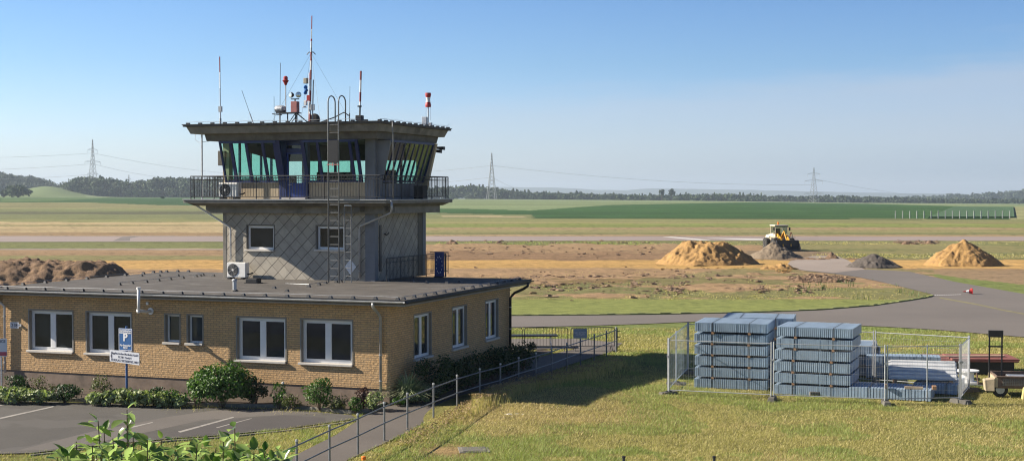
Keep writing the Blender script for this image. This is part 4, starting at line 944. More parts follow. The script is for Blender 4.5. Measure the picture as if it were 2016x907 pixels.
# floodlights under the roof at the back right
for (px, py, lb) in ((868, 291, 'upper dark floodlight bracketed under the right end of the tower roof'), (862, 297, 'lower dark floodlight bracketed under the right end of the tower roof'), (838, 326, 'small dark lamp on the far right edge of the cab wall')):
    h = FT.hit(px, py, 'v', D+.25); fl = framed('floodlight', FT, h[0], D+.25, h[2], lb, 'floodlight', 'floodlights at the tower cab')
    obj('housing', MB().loft([(-.18,-.06,-.05),(-.18,.06,-.05),(-.18,.06,.05),(-.18,-.06,.05)], [(.16,-.1,-.1),(.16,.1,-.1),(.16,.1,.05),(.16,-.1,.05)]), M['black'], fl, bevel=.01)
    obj('bracket', MB().tube([(-.15,0,0),(-.32,0,.05),(-.34,0,.25)], .025, 6), M['dark_metal'], fl)
h = FT.hit(398, 390, 'v', -.6); zt = FT.hit(398, 262, 'v', -.6)[2]
pp = framed('cable_pole', FT, h[0], -.6, CZ0, 'thin grey pole on the left end of the balcony holding a cable', 'pole'); obj('pole', MB().tube([(0,0,0),(0,0,zt-CZ0)], .035, 8), M['galv'], pp)
obj('cable', MB().tube([(-.3,0,zt-CZ0),(-.32,0,zt-CZ0-.25),(-.15,0,zt-CZ0-.38),(.3,.1,zt-CZ0-.33),(.75,.3,zt-CZ0-.25)], .01, 4), M['white_paint'], pp)
# spotlight/bin on balcony
h = FT.hit(835, 385, 'u', .7); fb = framed('balcony_crate', FT, .55, h[1], CZ0, 'black crate at the right end of the balcony behind the railing', 'crate'); obj('side_wall', MB().box(-.2,.2,-.25,.25,0,.03).box(-.2,.2,-.25,-.22,.03,.55).box(-.2,.2,.22,.25,.03,.55).box(-.2,-.17,-.22,.22,.03,.55).box(.17,.2,-.22,.22,.03,.55), M['black'], fb)
# ------------------------------------------------------------------ low railing and blue board on the low roof
rr = framed('roof_railing', FT, 0, 0, RZ, 'dark bar railing on the felt roof along the shaded tower side', 'railing')
mb = MB(); pts = [(.55,-.1),(.55,D+1.2),(-.3,D+1.2)]
for a, b in zip(pts[:-1], pts[1:]):
    a, b = Vector(a), Vector(b); ln = (b-a).length; n = int(ln/.13)
    mb.tube([(*a,.92),(*b,.92)], .018, 6); mb.tube([(*a,.75),(*b,.75)], .012, 5); mb.tube([(*a,.1),(*b,.1)], .012, 5)
    for k in range(n+1): p = a.lerp(b, k/n); mb.tube([(*p,0 if k%10==0 else .1),(*p,.92)], .018 if k%10==0 else .009, 4, False)
obj('bars', mb, M['dark_metal'], rr)
h = FB.hit(865, 545, 'z', RZ); 
bb = framed('blue_board', FB, h[0], h[1], RZ, 'upright dark blue board with an oval of pale marks standing on the roof edge', 'board', rz=.12)
zt = atY(866, 495, FB.w(h[0], h[1]).y).z-RZ; bw_ = .2
bwid = (875.5-856.5)/FL*FB.w(h[0], h[1]).y/math.cos(math.radians(-13))/2
obj('panel', MB().box(-bwid, bwid, -.03, .03, .03, zt), simple('deep_blue_board', (.025,.05,.2), .5), bb, bevel=.01)
mk = MB()
for k in range(12):
    a = 2*PI*k/12+.1; x, z = bwid*.62*math.sin(a), zt*.48+zt*.32*math.cos(a); mk.box(x-.012, x+.012, -.036, -.031, z-.03, z+.03)
obj('mark', mk, M['sign_white'], bb); obj('post', MB().box(bwid+.03, bwid+.08, .0, .06, 0, zt*.92).box(bwid, bwid+.03, .0, .04, zt*.86, zt*.9), M['dark_metal'], bb); obj('foot', MB().box(-bwid, bwid, -.15, .15, 0, .03), M['dark_metal'], bb)
# ------------------------------------------------------------------ signs
g = G(248, 791); sg = empty('parking_sign', (g.x, g.y, .05), math.radians(-24), 'blue parking sign with white P above a white arrow board on a blue post', 'sign')
Yg = g.y; zz = lambda py: atY(248, py, Yg).z-.05; sc = Yg/FL
obj('post', MB().tube([(0,.05,0),(0,.05,zz(642))], .038, 8), M['sign_blue'], sg)
a = MB().box((231-248)*sc, (264.5-248)*sc, -.0, .02, zz(690), zz(646)); pbd = obj('parking_panel', a, M['sign_blue'], sg, bevel=.006)
x0, x1, z0, z1 = (231-248)*sc, (264.5-248)*sc, zz(690), zz(646); tt = .012
obj('panel_border', MB().box(x0+.01,x1-.01,-.004,0,z1-.025,z1-.01).box(x0+.01,x1-.01,-.004,0,z0+.01,z0+.025).box(x0+.01,x0+.025,-.004,0,z0+.025,z1-.025).box(x1-.025,x1-.01,-.004,0,z0+.025,z1-.025), M['text_white'], pbd)
xm = (x0+x1)/2
text('lettering', 'P', .36, M['text_white'], pbd, (xm-.005, -.004, zz(664)), bold=.012)
text('lettering', 'Kurzzeitparken', .085, M['text_white'], pbd, (xm, -.004, zz(650.5)), bold=.003, sx=.9); text('lettering', 'Besucherparkplatz', .08, M['text_white'], pbd, (xm, -.004, zz(654.5)), bold=.003, sx=.82)
text('lettering', 'Für Besucher', .085, M['text_white'], pbd, (xm, -.004, zz(679.5)), bold=.003); text('lettering', 'PKW', .085, M['text_white'], pbd, (xm, -.004, zz(684.5)), bold=.003)
wb = MB(); wb.loft([((210-248)*sc,-.03,zz(712)),((282.5-248)*sc,-.03,zz(716.5)),((282.5-248)*sc,-.008,zz(716.5)),((210-248)*sc,-.008,zz(712))], [((210-248)*sc,-.03,zz(689.5)),((282.5-248)*sc,-.03,zz(693)),((282.5-248)*sc,-.008,zz(693)),((210-248)*sc,-.008,zz(689.5))])
wbo = obj('arrow_panel', wb, M['sign_white'], sg)
ar = MB(); ar.loft([((212-248)*sc,-.034,zz(701)),((216-248)*sc,-.034,zz(695)),((216-248)*sc,-.034,zz(708))], [((212-248)*sc,-.031,zz(701)),((216-248)*sc,-.031,zz(695)),((216-248)*sc,-.031,zz(708))]); obj('arrow', ar, M['text_dark'], wbo)
for (s_, py, sz) in (('Flugplatz Aachen-Merzbrück GmbH', 696.6, .1), ('FLYIN GmbH', 703.4, .1), ('FLUGPLATZ BETRIEBSGES. MBH', 710.2, .105)):
    o_ = text('lettering', s_, sz, M['text_dark'], wbo, ((247-248)*sc, -.031, zz(py)), rot=(PI/2, 0.05, 0), bold=.001, sx=.78 if len(s_) > 20 else 1)
g = G(2, 776); ls = empty('notice_board', (g.x, g.y, .0), 0, 'small white notice with red foot on the pale post at far left', 'notice'); sc2 = g.y/FL; z2 = lambda py: atY(2, py, g.y).z
pn_ = obj('panel', MB().box(-.5, 15*sc2-2*sc2, -.02, 0, z2(701), z2(666)), M['sign_white'], ls, bevel=.005); obj('red_strip', MB().box(-.48, 12.5*sc2, -.026, -.021, z2(699.5), z2(692)), simple('faded_pink_red', (.5,.1,.14), .6), pn_)
obj('post', MB().tube([(.02,.02,0),(.02,.02,z2(668))], .03, 8), M['galv'], ls)
text('lettering', 'SERVICE', .13, M['text_dark'], pn_, (-.06, -.022, z2(671.5)), bold=.002)
# ------------------------------------------------------------------ path handrail
posts = [(528,958),(584,925),(648.6,890),(704.6,900),(756,874),(802,852),(853.6,823.8),(901,804),(944.8,786),(985,768.5),(1021,755),(1055,742),(1086,731),(1116,721),(1143,712),(1170,703),(1194,696),(1213,690)]
HX = [(584,870),(648.5,841),(704.5,818),(756.5,795),(802,777),(853.5,757.5),(900,741),(944.6,728),(985,718),(1021,706),(1055,697),(1086,688),(1116,677.5),(1143,668.5),(1170,660),(1194,653),(1213,646)]
HP = 1.06
pp_ = [G(x, y, HP) for (x, y) in HX]; pp_.insert(0, pp_[0]*2-pp_[1]); pp_.insert(0, pp_[0]*2-pp_[1])
hr = empty('handrail', (pp_[0].x, pp_[0].y, 0), 0, 'long two bar steel handrail running beside the footpath down to the barriers', 'handrail'); off = Vector((pp_[0].x, pp_[0].y, 0))
for p in pp_:
    q = p-off; po = obj('post', MB().tube([(q.x,q.y,-.1),(q.x,q.y,HP+.03)], .03, 8), M['rail_steel'], hr)
    obj('post_cap', MB().lathe([(.038,HP+.02),(.038,HP+.06),(.01,HP+.075)], (q.x,q.y,0), 8), M['galv'], po)
for hgt in (HP-.06, HP-.52): obj('rail', MB().tube([(p.x-off.x+.035, p.y-off.y, hgt) for p in pp_], .02, 6), M['rail_steel'], hr)
# ------------------------------------------------------------------ crowd barriers
def barrier(a, b, label, sign=False):
    A, B = G(*a), G(*b); d = B-A; ln = d.length; t = empty('crowd_barrier', (A.x, A.y, .03), math.atan2(d.y, d.x), label, 'barrier', 'crowd barriers behind the building')
    fr = MB(); h = 1.02; r = .1
    pts = [(0,0,.18),(0,0,h-r),(r*.3,0,h-r*.3),(r,0,h),(ln-r,0,h),(ln-r*.3,0,h-r*.3),(ln,0,h-r),(ln,0,.18)]; fr.tube(pts, .02, 6); fr.tube([(0,0,.2),(ln,0,.2)], .015, 6); obj('frame', fr, M['dark_metal'], t)
    ba = MB(); n = int(ln/.13)
    for k in range(1, n): ba.tube([(ln*k/n,0,.2),(ln*k/n,0,h)], .008, 4, False)
    obj('bars', ba, M['dark_metal'], t)
    for x in (.15, ln-.15): obj('foot', MB().tube([(x,-.3,0),(x,-.1,.16),(x,0,.2),(x,.1,.16),(x,.3,0)], .018, 6), M['dark_metal'], t)
    if sign:
        s = obj('sign_panel', MB().box(.1,.72,-.035,-.022,.55,.98), simple('pale_blue_sign', (.3,.38,.48), .5), t)
        text('lettering', 'KEIN ZUTRITT\nzum Flugfeld', .08, M['sign_white'], s, (.41,-.036,.76), bold=.002)
barrier((950,690.5),(1028,690.5), 'leftmost grey crowd barrier, half hidden behind the building corner')
barrier((1033,690.8),(1118,691), 'middle grey crowd barrier without any sign')
barrier((1124,691.2),(1210,690), 'right hand grey crowd barrier carrying a pale blue sign', True)
g = G(1214, 690); ep = empty('gate_post', (g.x, g.y, 0), 0, 'dark post with small prongs at the right end of the barriers', 'post'); obj('post', MB().box(-.04,.04,-.04,.04,0,1.02), M['dark_metal'], ep); obj('prong', MB().box(.04,.14,-.015,.015,.3,.33).box(.04,.14,-.015,.015,.6,.63).box(.04,.14,-.015,.015,.86,.89), M['dark_metal'], ep)
g = G(1050, 684); tb = empty('folded_table', (g.x, g.y, .03), .05, 'dark flat trestle table standing behind the barriers', 'table')
obj('table_top', MB().box(-1.9,1.1,-.35,.35,.5,.56), M['dark_metal'], tb, bevel=.02)
for x in (-1.6,.8): obj('leg', MB().tube([(x,-.3,0),(x,.25,.5)], .02, 6).tube([(x,.3,0),(x,-.25,.5)], .02, 6), M['galv'], tb)
# ------------------------------------------------------------------ small things on the lawn
g = G(933, 886); dc = empty('drain_cover', (g.x, g.y, .0), .1, 'square grey concrete drain cover lying in the bare lawn patch', 'drain cover'); obj('frame', MB().box(-.42,.42,-.42,.42,-.05,.035), M['kerb'], dc, bevel=.01); obj('cover', MB().box(-.33,.33,-.33,.33,.035,.05), M['concrete_dark'], dc, bevel=.008)
g = G(716, 907); om = empty('marker_peg', (g.x, g.y, 0), 0, 'peg with bright orange cap standing in grass by the path', 'marker peg'); zt = atY(716, 897, g.y).z
obj('peg', MB().tube([(0,0,-.1),(0,0,max(zt-.1,.08))], .02, 6), M['wood'], om); obj('cap', MB().lathe([(.06,max(zt-.13,.03)),(.07,zt-.02),(.05,zt+.0),(.001,zt)], (0,0,0), 10), M['orange'], om)
for (px, lb) in ((1228, 'left one of two short black posts at the bottom lawn edge'), (1406, 'right one of two short black posts at the bottom lawn edge')):
    Y = 34.5; p = atY(px, 897, Y); t = empty('short_post', (p.x, Y, 0), 0, lb, 'post', 'short black lawn posts'); obj('post', MB().tube([(0,0,-.05),(0,0,p.z-.04)], .035, 8), M['dark_metal'], t); obj('cap', MB().lathe([(.045,p.z-.04),(.045,p.z),(.001,p.z+.01)], (0,0,0), 8), M['black'], t)
g = G(1015, 813, .2); st = MB(); random.seed(3)
for k in range(7): st.ball((random.uniform(-.3,.35), random.uniform(-.1,.1), .03), random.uniform(.04,.09), 6, 4, (1.3,1,.6))
o_ = obj('limestone_rubble', st, M['sill_stone']); o_.location = (g.x, g.y, .12); tag(o_, 'small heap of white stones in the grass near the long grass ridge', 'stones')
# fallen cone with tape
g = G(1905, 579.5); cn = empty('traffic_cone', (g.x, g.y, .06), 0, 'fallen red and white traffic cone lying on the taxiway junction', 'traffic cone'); cn.scale = (.75,.75,.75)
o_ = obj('cone_body', MB().lathe([(.03,-.45),(.06,-.2),(.2,.35)], (0,0,.2), 12, 'x'), M['red_paint'], cn); obj('band', MB().lathe([(.075,-.17),(.145,.08),(.15,.08),(.08,-.17)], (0,0,.2), 12, 'x'), M['white_paint'], cn); obj('base', MB().box(.35,.4,-.28,.28,.0,.5), M['red_paint'], cn)
tp = MB(); a, b = G(1840, 581.5, .06), G(1893, 580, .06); n = 12
for k in range(0, n): 
    p = a.lerp(b, k/n); q = a.lerp(b, (k+.6)/n); tp.quad((p.x,p.y-.05,.08),(q.x,q.y-.05,.08),(q.x,q.y+.05,.1),(p.x,p.y+.05,.1))
tag(obj('barrier_tape', tp, M['white_paint']), 'white broken barrier tape lying across the taxiway beside the cone', 'barrier tape')
# ------------------------------------------------------------------ stacked bundles
def bundle_proto(w_, d_, h_, n, label, group, gap=.0):
    t = empty('panel_bundle', (0,0,0), 0, label, 'panel bundle', group)
    mb = MB(); p = w_/n
    for k in range(n):
        x = -w_/2+k*p; dz = random.uniform(-.004, .004); dy = random.uniform(-.008, .008)
        mb.box(x+.012, x+p-.012, dy, d_+dy, gap, gap+h_+dz)
    mb.box(-w_/2+.01, w_/2-.01, .04, d_-.04, gap+.02, gap+h_-.02); obj('panels', mb, M['bundle'], t)
    for f in (.25, .75):
        x = -w_/2+w_*f; s = MB(); e = .004
        s.box(x-.011, x+.011, -.02, -.014, gap-.0, gap+h_+.012).box(x-.011, x+.011, -.02, d_, gap+h_+.008, gap+h_+.014); obj('strap', s, M['dark_metal'], t)
        if gap > .01:
            s = MB().box(x-.045, x+.045, -.01, d_-.02, 0, gap-.002); obj('spacer', s, M['wood'], t)
    return t
GP = 'bundles of blue grey panels in the fenced compound'
h_ = .325; gap = .08
pa = bundle_proto(2.62, 2.2, h_, 38, 'temp', GP, gap)
ordn = ['lowest', 'second lowest', 'third from the ground', 'fourth from the ground', 'second from the top', 'topmost']
def mkstack(L_, R_, name, n, skip0=True, rot=None, w_=None, shift=0):
    A, B = G(*L_), G(*R_); m = (A+B)/2; a = math.atan2(B.y-A.y, B.x-A.x) if rot is None else rot
    for k in range(n):
        z = -.06+k*(h_+gap); j = random.uniform(-.03, .03); sh = shift if k >= n-2 else 0
        lb = name % ordn[k if k < 4 or n < 6 else k] if '%s' in name else name
        c = copy_thing(pa, (m.x+(j+sh)*math.cos(a), m.y+(j+sh)*math.sin(a)+random.uniform(-.02,.02), z), a+random.uniform(-.006,.006), lb)
mkstack((1369,763.5), (1508,768), 'blue grey panel bundle, %s of six in the left stack', 6, rot=math.radians(-17))
mkstack((1524,775), (1673,783), 'blue grey panel bundle, %s of six in the right stack', 6, rot=math.radians(-21.5), shift=.1)
p0 = G(1492, 623, 2.42); 
for k in range(6): copy_thing(pa, (p0.x, p0.y, -.06+k*(h_+gap)), math.radians(-14), 'blue grey panel bundle, %s of the rear stack' % ordn[k])
m_ = G(1700, 777)
p0 = G(1700, 742); q0 = math.radians(-18)
for k in range(3): copy_thing(pa, (p0.x-.9, p0.y+.6, -.06+k*(h_+gap)), q0, 'blue grey panel bundle, %s of the low pile hidden behind the right stack' % ('bottom', 'middle', 'top')[k])
for ch in list(pa.children): bpy.data.objects.remove(ch)
bpy.data.objects.remove(pa)
A, B = G(1674, 783), G(1829, 791); m = (A+B)/2; a = math.atan2(B.y-A.y, B.x-A.x)
t = bundle_proto(2.72, 1.5, .36, 26, 'low wide blue grey panel bundle lying nearest the fence on the right', GP, .03); t.location = (m.x, m.y, 0); t.rotation_euler = (0,0,a)
t = bundle_proto(1.5, 2.2, .33, 14, 'loose blue grey bundle lying behind the low wide one, at its right', GP, .03); g = G(1856, 783); t.location = (g.x, g.y+.9, 0); t.rotation_euler = (0,0,a-.05)
g0, g1 = G(1735, 757), G(1884, 764); m = (g0+g1)/2; ar_ = math.radians(-13)
t = bundle_proto(2.75, 1.1, .40, 22, 'blue grey bundle carrying the rear row under the silver sheets', GP, .03); t.location = (m.x, m.y+2.0, 0); t.rotation_euler = (0,0,ar_)
t = bundle_proto(2.75, .9, .40, 22, 'blue grey bundle on top of the rear row beside the silver sheets', GP, .03); t.location = (m.x, m.y+2.1, .43); t.rotation_euler = (0,0,ar_)
# profiled silver sheets
def sheets(label, loc, rz, w_, d_, n, tilt, nsheet=3):
    t = empty('profiled_sheet_pile', loc, rz, label, 'metal sheets', 'silver profiled sheets in the compound')
    for s in range(nsheet):
        mb = MB(); xs = []; p = d_/n
        prof = []
        for k in range(n): prof += [(k*p, 0), (k*p+p*.3, 0), (k*p+p*.42, .045), (k*p+p*.78, .045), (k*p+p*.9, 0)]
        prof.append((d_, 0)); off = s*.016; sh = s*.05
        top = [(y*math.cos(tilt)-(z)*math.sin(tilt), y*math.sin(tilt)+z*math.cos(tilt)+off) for y, z in prof]
        nn = len(top); mb.v = [(-w_/2+sh, y, z) for y, z in top]+[(w_/2-sh*.5, y, z) for y, z in top]+[(-w_/2+sh, y, z-.008) for y, z in top]+[(w_/2-sh*.5, y, z-.008) for y, z in top]
        for k in range(nn-1): mb.f += [(k, nn+k, nn+k+1, k+1), (2*nn+k, 2*nn+k+1, 3*nn+k+1, 3*nn+k)]
        for base, sgn in ((0, 1), (nn, -1)):
            for k in range(nn-1): mb.f.append((base+k, base+k+1, 2*nn+base+k+1, 2*nn+base+k))
        mb.f += [(0, nn, 3*nn, 2*nn), (nn-1, 2*nn-1+0, 4*nn-1, 3*nn-1)]
        obj('sheet', mb, M['sheet_silver'], t)
    return t
g = atY(1818, 747, 50.0); t = sheets('pile of long silver profiled metal sheets sloping on low battens', (g.x, 50.0, g.z), ar_, 2.35, 1.15, 5, .48)
obj('batten', MB().box(-1.0,-.9,.0,1.1,-.28,.0).box(.9,1.0,.0,1.1,-.28,.0).box(-1.1,1.1,.9,1.0,-.02,.42), M['wood'], t)
g = G(1708, 733); sheets('small heap of bright silver profiled offcuts behind the right stack', (g.x+.2, g.y+.8, .95), ar_, .75, .8, 4, .15, 2)
tag(obj('offcut_support', MB().box(g.x-.15, g.x+.55, g.y+.8, g.y+1.5, 0, .9).box(g.x+.62,g.x+.70,g.y+.75,g.y+1.5,0,.95), M['bundle'], bevel=.01), 'tall narrow blue grey block under the silver offcuts', 'panel block')
g = G(1808, 768, .4); tb = empty('timber_offcuts', (g.x, g.y+.35, .40), -.2, 'short pale timber blocks lying on the low bundles', 'timber')
obj('block', MB().box(-.35,.25,-.05,.05,0,.08), M['wood_pale'], tb); obj('block', MB().box(-1.0,-.9,-.1,.15,0,.14), M['wood'], tb); obj('block', MB().box(.55,.68,-.1,.2,0,.12), M['wood'], tb)
# ------------------------------------------------------------------ site fence
FP = [G(x, y, 2.0) for x, y in ((1315,665),(1521,672),(1745,678),(1892,676),(1909,660),(1722,650),(1540,642),(1354,634),(1331,651))]
names = ['front left fence panel before the left stack', 'front middle fence panel before the right stack', 'front right fence panel before the low bundles', 'short right end fence panel facing the trailer', 'rear right fence panel behind the silver sheets', 'rear middle fence panel hidden behind the right stack', 'rear left fence panel behind the left stack', 'far left side fence panel nearest the building shadow', 'near left side fence panel at the compound corner']
for i in range(len(FP)):
    A, B = FP[i], FP[(i+1)%len(FP)]; d = B-A; ln = d.length-.08; ang = math.atan2(d.y, d.x); e = d.normalized()*.04
    t = empty('site_fence', (A.x+e.x, A.y+e.y, 0), ang, 'galvanised mesh site fence, '+names[i], 'fence panel', 'site fence panels round the bundles')
    fr = MB(); fr.tube([(0,0,.05),(0,0,2.0)], .024, 6); fr.tube([(ln,0,.05),(ln,0,2.0)], .024, 6); fr.tube([(0,0,1.93),(ln,0,1.93)], .016, 6); fr.tube([(0,0,.2),(ln,0,.2)], .016, 6)
    if i in (2,): fr.tube([(ln*.55,0,.12),(ln*.55,0,1.98)], .022, 6)
    obj('frame', fr, M['galv'], t)
    ms = MB(); n = int(ln/.085)
    for k in range(1, n): ms.tube([(ln*k/n,0,.2),(ln*k/n,0,1.93)], .0022, 3, False)
    for z in (.45,.72,.98,1.24,1.5,1.75): ms.tube([(0,0,z),(ln,0,z)], .0025, 3, False)
    obj('wire_mesh', ms, M['galv'], t)
    obj('clamp', MB().box(ln-.03,ln+.11,-.035,.035,1.35,1.41), M['zinc'], t)
ft_lb = ['at the front left corner', 'between the two stacks at the front', 'at the front before the low bundles', 'at the right corner by the trailer', 'at the right rear corner', 'behind the silver sheets', 'behind the right stack', 'at the rear left corner', 'halfway along the left side']
for i, A in enumerate(FP):
    d = FP[(i+1)%len(FP)]-FP[i-1]; ang = math.atan2(d.y, d.x)+PI/2; ft_ = empty('concrete_block', (A.x, A.y, 0), ang, 'grey concrete fence foot '+ft_lb[i], 'fence foot', 'concrete feet under the site fence')
    obj('block', MB().loft([(-.38,-.13,-.02),(.38,-.13,-.02),(.38,.13,-.02),(-.38,.13,-.02)], [(-.34,-.1,.14),(.34,-.1,.14),(.34,.1,.14),(-.34,.1,.14)]), M['concrete_dark'], ft_, bevel=.015)
    obj('socket', MB().lathe([(.05,.14),(.05,.17)], (-.05,0,0), 8).lathe([(.05,.14),(.05,.17)], (.08,0,0), 8), M['dark_metal'], ft_)
g = G(1614, 779); tpz = G(1614, 664, 2.0); 
st = empty('fence_brace', (g.x, g.y, 0), 0, 'single upright brace post standing before the right stack', 'brace post'); obj('post', MB().tube([(0,0,0),(0,0,2.0)], .023, 6), M['galv'], st); obj('block', MB().box(-.36,.3,-.12,.12,0,.16), M['concrete_dark'], st, bevel=.015)
# ------------------------------------------------------------------ cable drum, board pile, trailer
g = G(1906, 755); cdm = empty('cable_drum', (g.x, g.y+.1, .0), 0, 'white empty cable drum standing upright beside the compound', 'cable drum')
obj('lower_flange', MB().lathe([(.42,0),(.42,.05)], (0,0,.03), 24), M['white_paint'], cdm); obj('core', MB().lathe([(.24,.05),(.24,.42)], (0,0,.03), 20), M['white_paint'], cdm); obj('upper_flange', MB().lathe([(.42,.42),(.42,.47)], (0,0,.03), 24), M['white_paint'], cdm)
g = G(1950, 742); bp = empty('board_pile', (g.x, g.y+1.0, 0), -.09, 'low dark pile topped with red brown formwork boards', 'board pile')
obj('core', MB().box(-1.75,1.15,-.3,1.6,0.02,.5), M['black'], bp); obj('boards', MB().box(-2.0,1.3,-.4,1.8,.5,.56).box(-1.2,1.34,-.36,1.5,.56,.62), M['red_board'], bp, bevel=.005)
pk = empty('timber_plank', (g.x-.3, g.y+1.3, .63), .05, 'long pale timber plank lying across the red brown boards', 'plank'); obj('plank', MB().box(-1.9,1.3,-.09,.09,0,.05), M['wood_pale'], pk)
g = G(1915, 757); pk = empty('timber_plank', (g.x, g.y-.35, 0), .0, 'thin white plank on the ground before the cable drum', 'plank'); obj('plank', MB().box(-.8,.6,-.05,.05,0.02,.09), M['white_paint'], pk)
g = G(1962, 783); tr = empty('trailer', (g.x, g.y, 0), math.radians(-10), 'rusty low sided flatbed trailer with an upright ladder rack', 'trailer')
Wt, Lt = 1.55, 3.3
def trb(): pass
bd = MB(); bd.box(0, Lt, .15, Wt, .32, .38); obj('bed', bd, M['rust'], tr, bevel=.01)
fl = MB().box(.05, Lt, .1, .15, .36, .70); obj('side_board', fl, M['rust'], tr, bevel=.008)
gr = MB(); 
for k in range(17): gr.box(.22+k*.06, .245+k*.06, .085, .099, .42, .64)
for k in range(5): gr.box(.2, 1.22, .082, .098, .43+k*.05, .445+k*.05)
for k in range(17): gr.box(1.45+k*.06, 1.475+k*.06, .085, .099, .42, .64)
obj('side_grille', gr, M['concrete'], tr)
obj('rim', MB().box(.0, Lt, .07, .16, .70, .75).box(.0, Lt, Wt, Wt+.06, .70, .75).box(-.0,.06,.16,Wt,.70,.75), M['rust'], tr, bevel=.008)
obj('side_board', MB().box(.05, Lt, Wt, Wt+.05, .36, .70), M['rust'], tr)
obj('front_board', MB().box(-.05, .05, .1, Wt, .36, .70), M['tan_render'], tr)
obj('mudguard', MB().loft([(-.35,.1,.22),(-.05,.05,.22),(-.05,.55,.22),(-.35,.5,.22)], [(-.4,.1,.6),(-.05,.05,.66),(-.05,.55,.66),(-.4,.5,.6)]), M['tan_render'], tr, bevel=.02)
for x in (.15, 1.7): 
    wh = obj('wheel', MB().lathe([(.15,-.1),(.25,-.1),(.27,-.05),(.27,.05),(.25,.1),(.15,.1)], (x, .3, .27), 18, 'y'), M['rubber'], tr); obj('rim', MB().lathe([(.02,-.11),(.15,-.105),(.15,.1)], (x,.3,.27), 12, 'y'), M['galv'], wh)
ld = MB().box(.5, 2.9, .5, 1.3, .38, .68); obj('load', ld, M['galv'], tr, bevel=.02)
rk = MB()
for x in (-.08, .34): rk.box(x-.025, x+.025, 1.1, 1.15, .4, 2.15)
rk.box(-.12,.38,1.1,1.15,1.63,1.68).box(-.12,.38,1.09,1.18,1.98,2.22); obj('ladder_rack', rk, M['black'], tr, bevel=.005)
obj('drawbar', MB().tube([(0,.8,.34),(-.5,.8,.38),(-.55,.8,.75)], .03, 6), M['rust'], tr)
g = G(2013, 784); yb = empty('yellow_stake', (g.x, g.y-.2, 0), 0, 'pale yellow plastic barrier end beside the trailer at right edge', 'barrier end'); obj('body', MB().loft([(-.1,-.1,0),(.25,-.1,0),(.25,.1,0),(-.1,.1,0)], [(-.05,-.05,.42),(.2,-.05,.42),(.2,.05,.42),(-.05,.05,.42)]), simple('pale_yellow_plastic', (.6,.52,.22), .5), yb, bevel=.03)
# ------------------------------------------------------------------ heaps
def heap(name, c, rx, ry, h, mat, label, cat, seed=0, rot=0, bumps=None, amp=.22, n=96, sharp=1.0, skew=0):
    xs = np.linspace(-1.25, 1.25, n); X, Y = np.meshgrid(xs, xs); 
    x, y = X*rx, Y*ry
    r = np.sqrt((X-skew*(1-np.abs(X))*0)**2+Y**2)
    nz = vnoise(x+50, y+50, max(rx, ry)*.45, seed)-.5; nz2 = vnoise(x+9, y+9, .7, seed+1)-.5
    if bumps is None:
        hh = np.clip(1-r*(1+nz*.35), 0, 1)**sharp*h; hh = np.minimum(hh, h*.93+nz*.1*h) 
    else:
        hh = np.zeros_like(x)
        for (bx, by, br, bh) in bumps: hh = np.maximum(hh, np.clip(1-np.sqrt((x-bx)**2+(y-by)**2)/br*(1+nz*.3), 0, 1)*bh*1.0)
        hh = np.minimum(hh, h*.95+nz*.2*h)
    m = np.clip(hh/(.25*h), 0, 1); gul = vnoise(np.arctan2(Y, X)*3+5, r*.8, .28, seed+2)-.5
    nz3 = vnoise(x+29, y+3, .32, seed+5)-.5
    hh = hh+m*(nz*.5*amp*h*.6+nz2*amp*1.9+nz3*amp*1.2+gul*amp*.45*h*np.clip(r*1.6, 0, 1)*.5)
    hh = np.where(hh < .02, -.06, hh)
    V = np.stack([x.ravel(), y.ravel(), hh.ravel()], -1); ii = np.arange(n*n).reshape(n, n)
    F = np.stack([ii[:-1,:-1], ii[:-1,1:], ii[1:,1:], ii[1:,:-1]], -1).reshape(-1, 4)
    keep = (V[F][:, :, 2] > -.05).any(1); F = F[keep]; used = np.unique(F); mp_ = np.full(len(V), 0); mp_[used] = np.arange(len(used)); V = V[used]; F = mp_[F]
    o_ = npmesh(name, V, F, mat, k=4, smooth=False); o_.location = c; o_.rotation_euler = (0,0,rot); return tag(o_, label, cat)
def dirt(name, a, b, c_, scale=.7, b_=.8):
    m, nt, bs = nodes(name); tc = N(nt, 'ShaderNodeTexCoord'); f = noise(nt, tc.outputs['Object'], scale, 6, .7, .35, .65); c = mixc(nt, f, a, b)
    f2 = noise(nt, tc.outputs['Object'], scale*5, 5, .7, .5, .7); c = mixc(nt, f2, c, c_); L(nt, c, bs.inputs['Base Color']); bs.inputs['Roughness'].default_value = .95; bump(nt, bs, noise(nt, tc.outputs['Object'], scale*9, 5, .7), b_, .08); return m
sandm = dirt('yellow_sand', (.44,.26,.088), (.33,.195,.07), (.2,.125,.06), .7, 1.0); gravm = dirt('grey_gravel', (.2,.155,.105), (.27,.21,.145), (.11,.085,.06), 3); soilm = dirt('brown_soil', (.17,.11,.07), (.30,.19,.105), (.10,.065,.04), 1.2, 1.0); darkm = dirt('dark_gravel', (.095,.08,.068), (.14,.118,.1), (.055,.048,.042), 3)
g = G(1392, 519); heap('sand_pile', (g.x, g.y, 0), 5.1, 3.6, 2.15, sandm, 'large yellow sand pile with a steep dark right flank', 'sand pile', 3, sharp=.8, n=120, bumps=[(-1.2,0,4.1,3.0),(-.2,0,4.6,3.3),(.6,.2,4.4,3.0),(1.5,.1,3.8,2.3),(2.4,-.1,2.8,1.45)], amp=.3)
g = G(1535, 530); heap('soil_pile', (g.x, g.y, 0), 1.9, .9, .55, sandm, 'small spill of sandy clods right of the large sand pile', 'soil heap', 5, n=48, amp=.3)
g = G(1524, 508); heap('gravel_pile', (g.x, g.y, 0), 3.0, 2.6, 1.75, gravm, 'pale grey gravel heap just before the wheel loader', 'gravel pile', 7, sharp=.95, amp=.2)
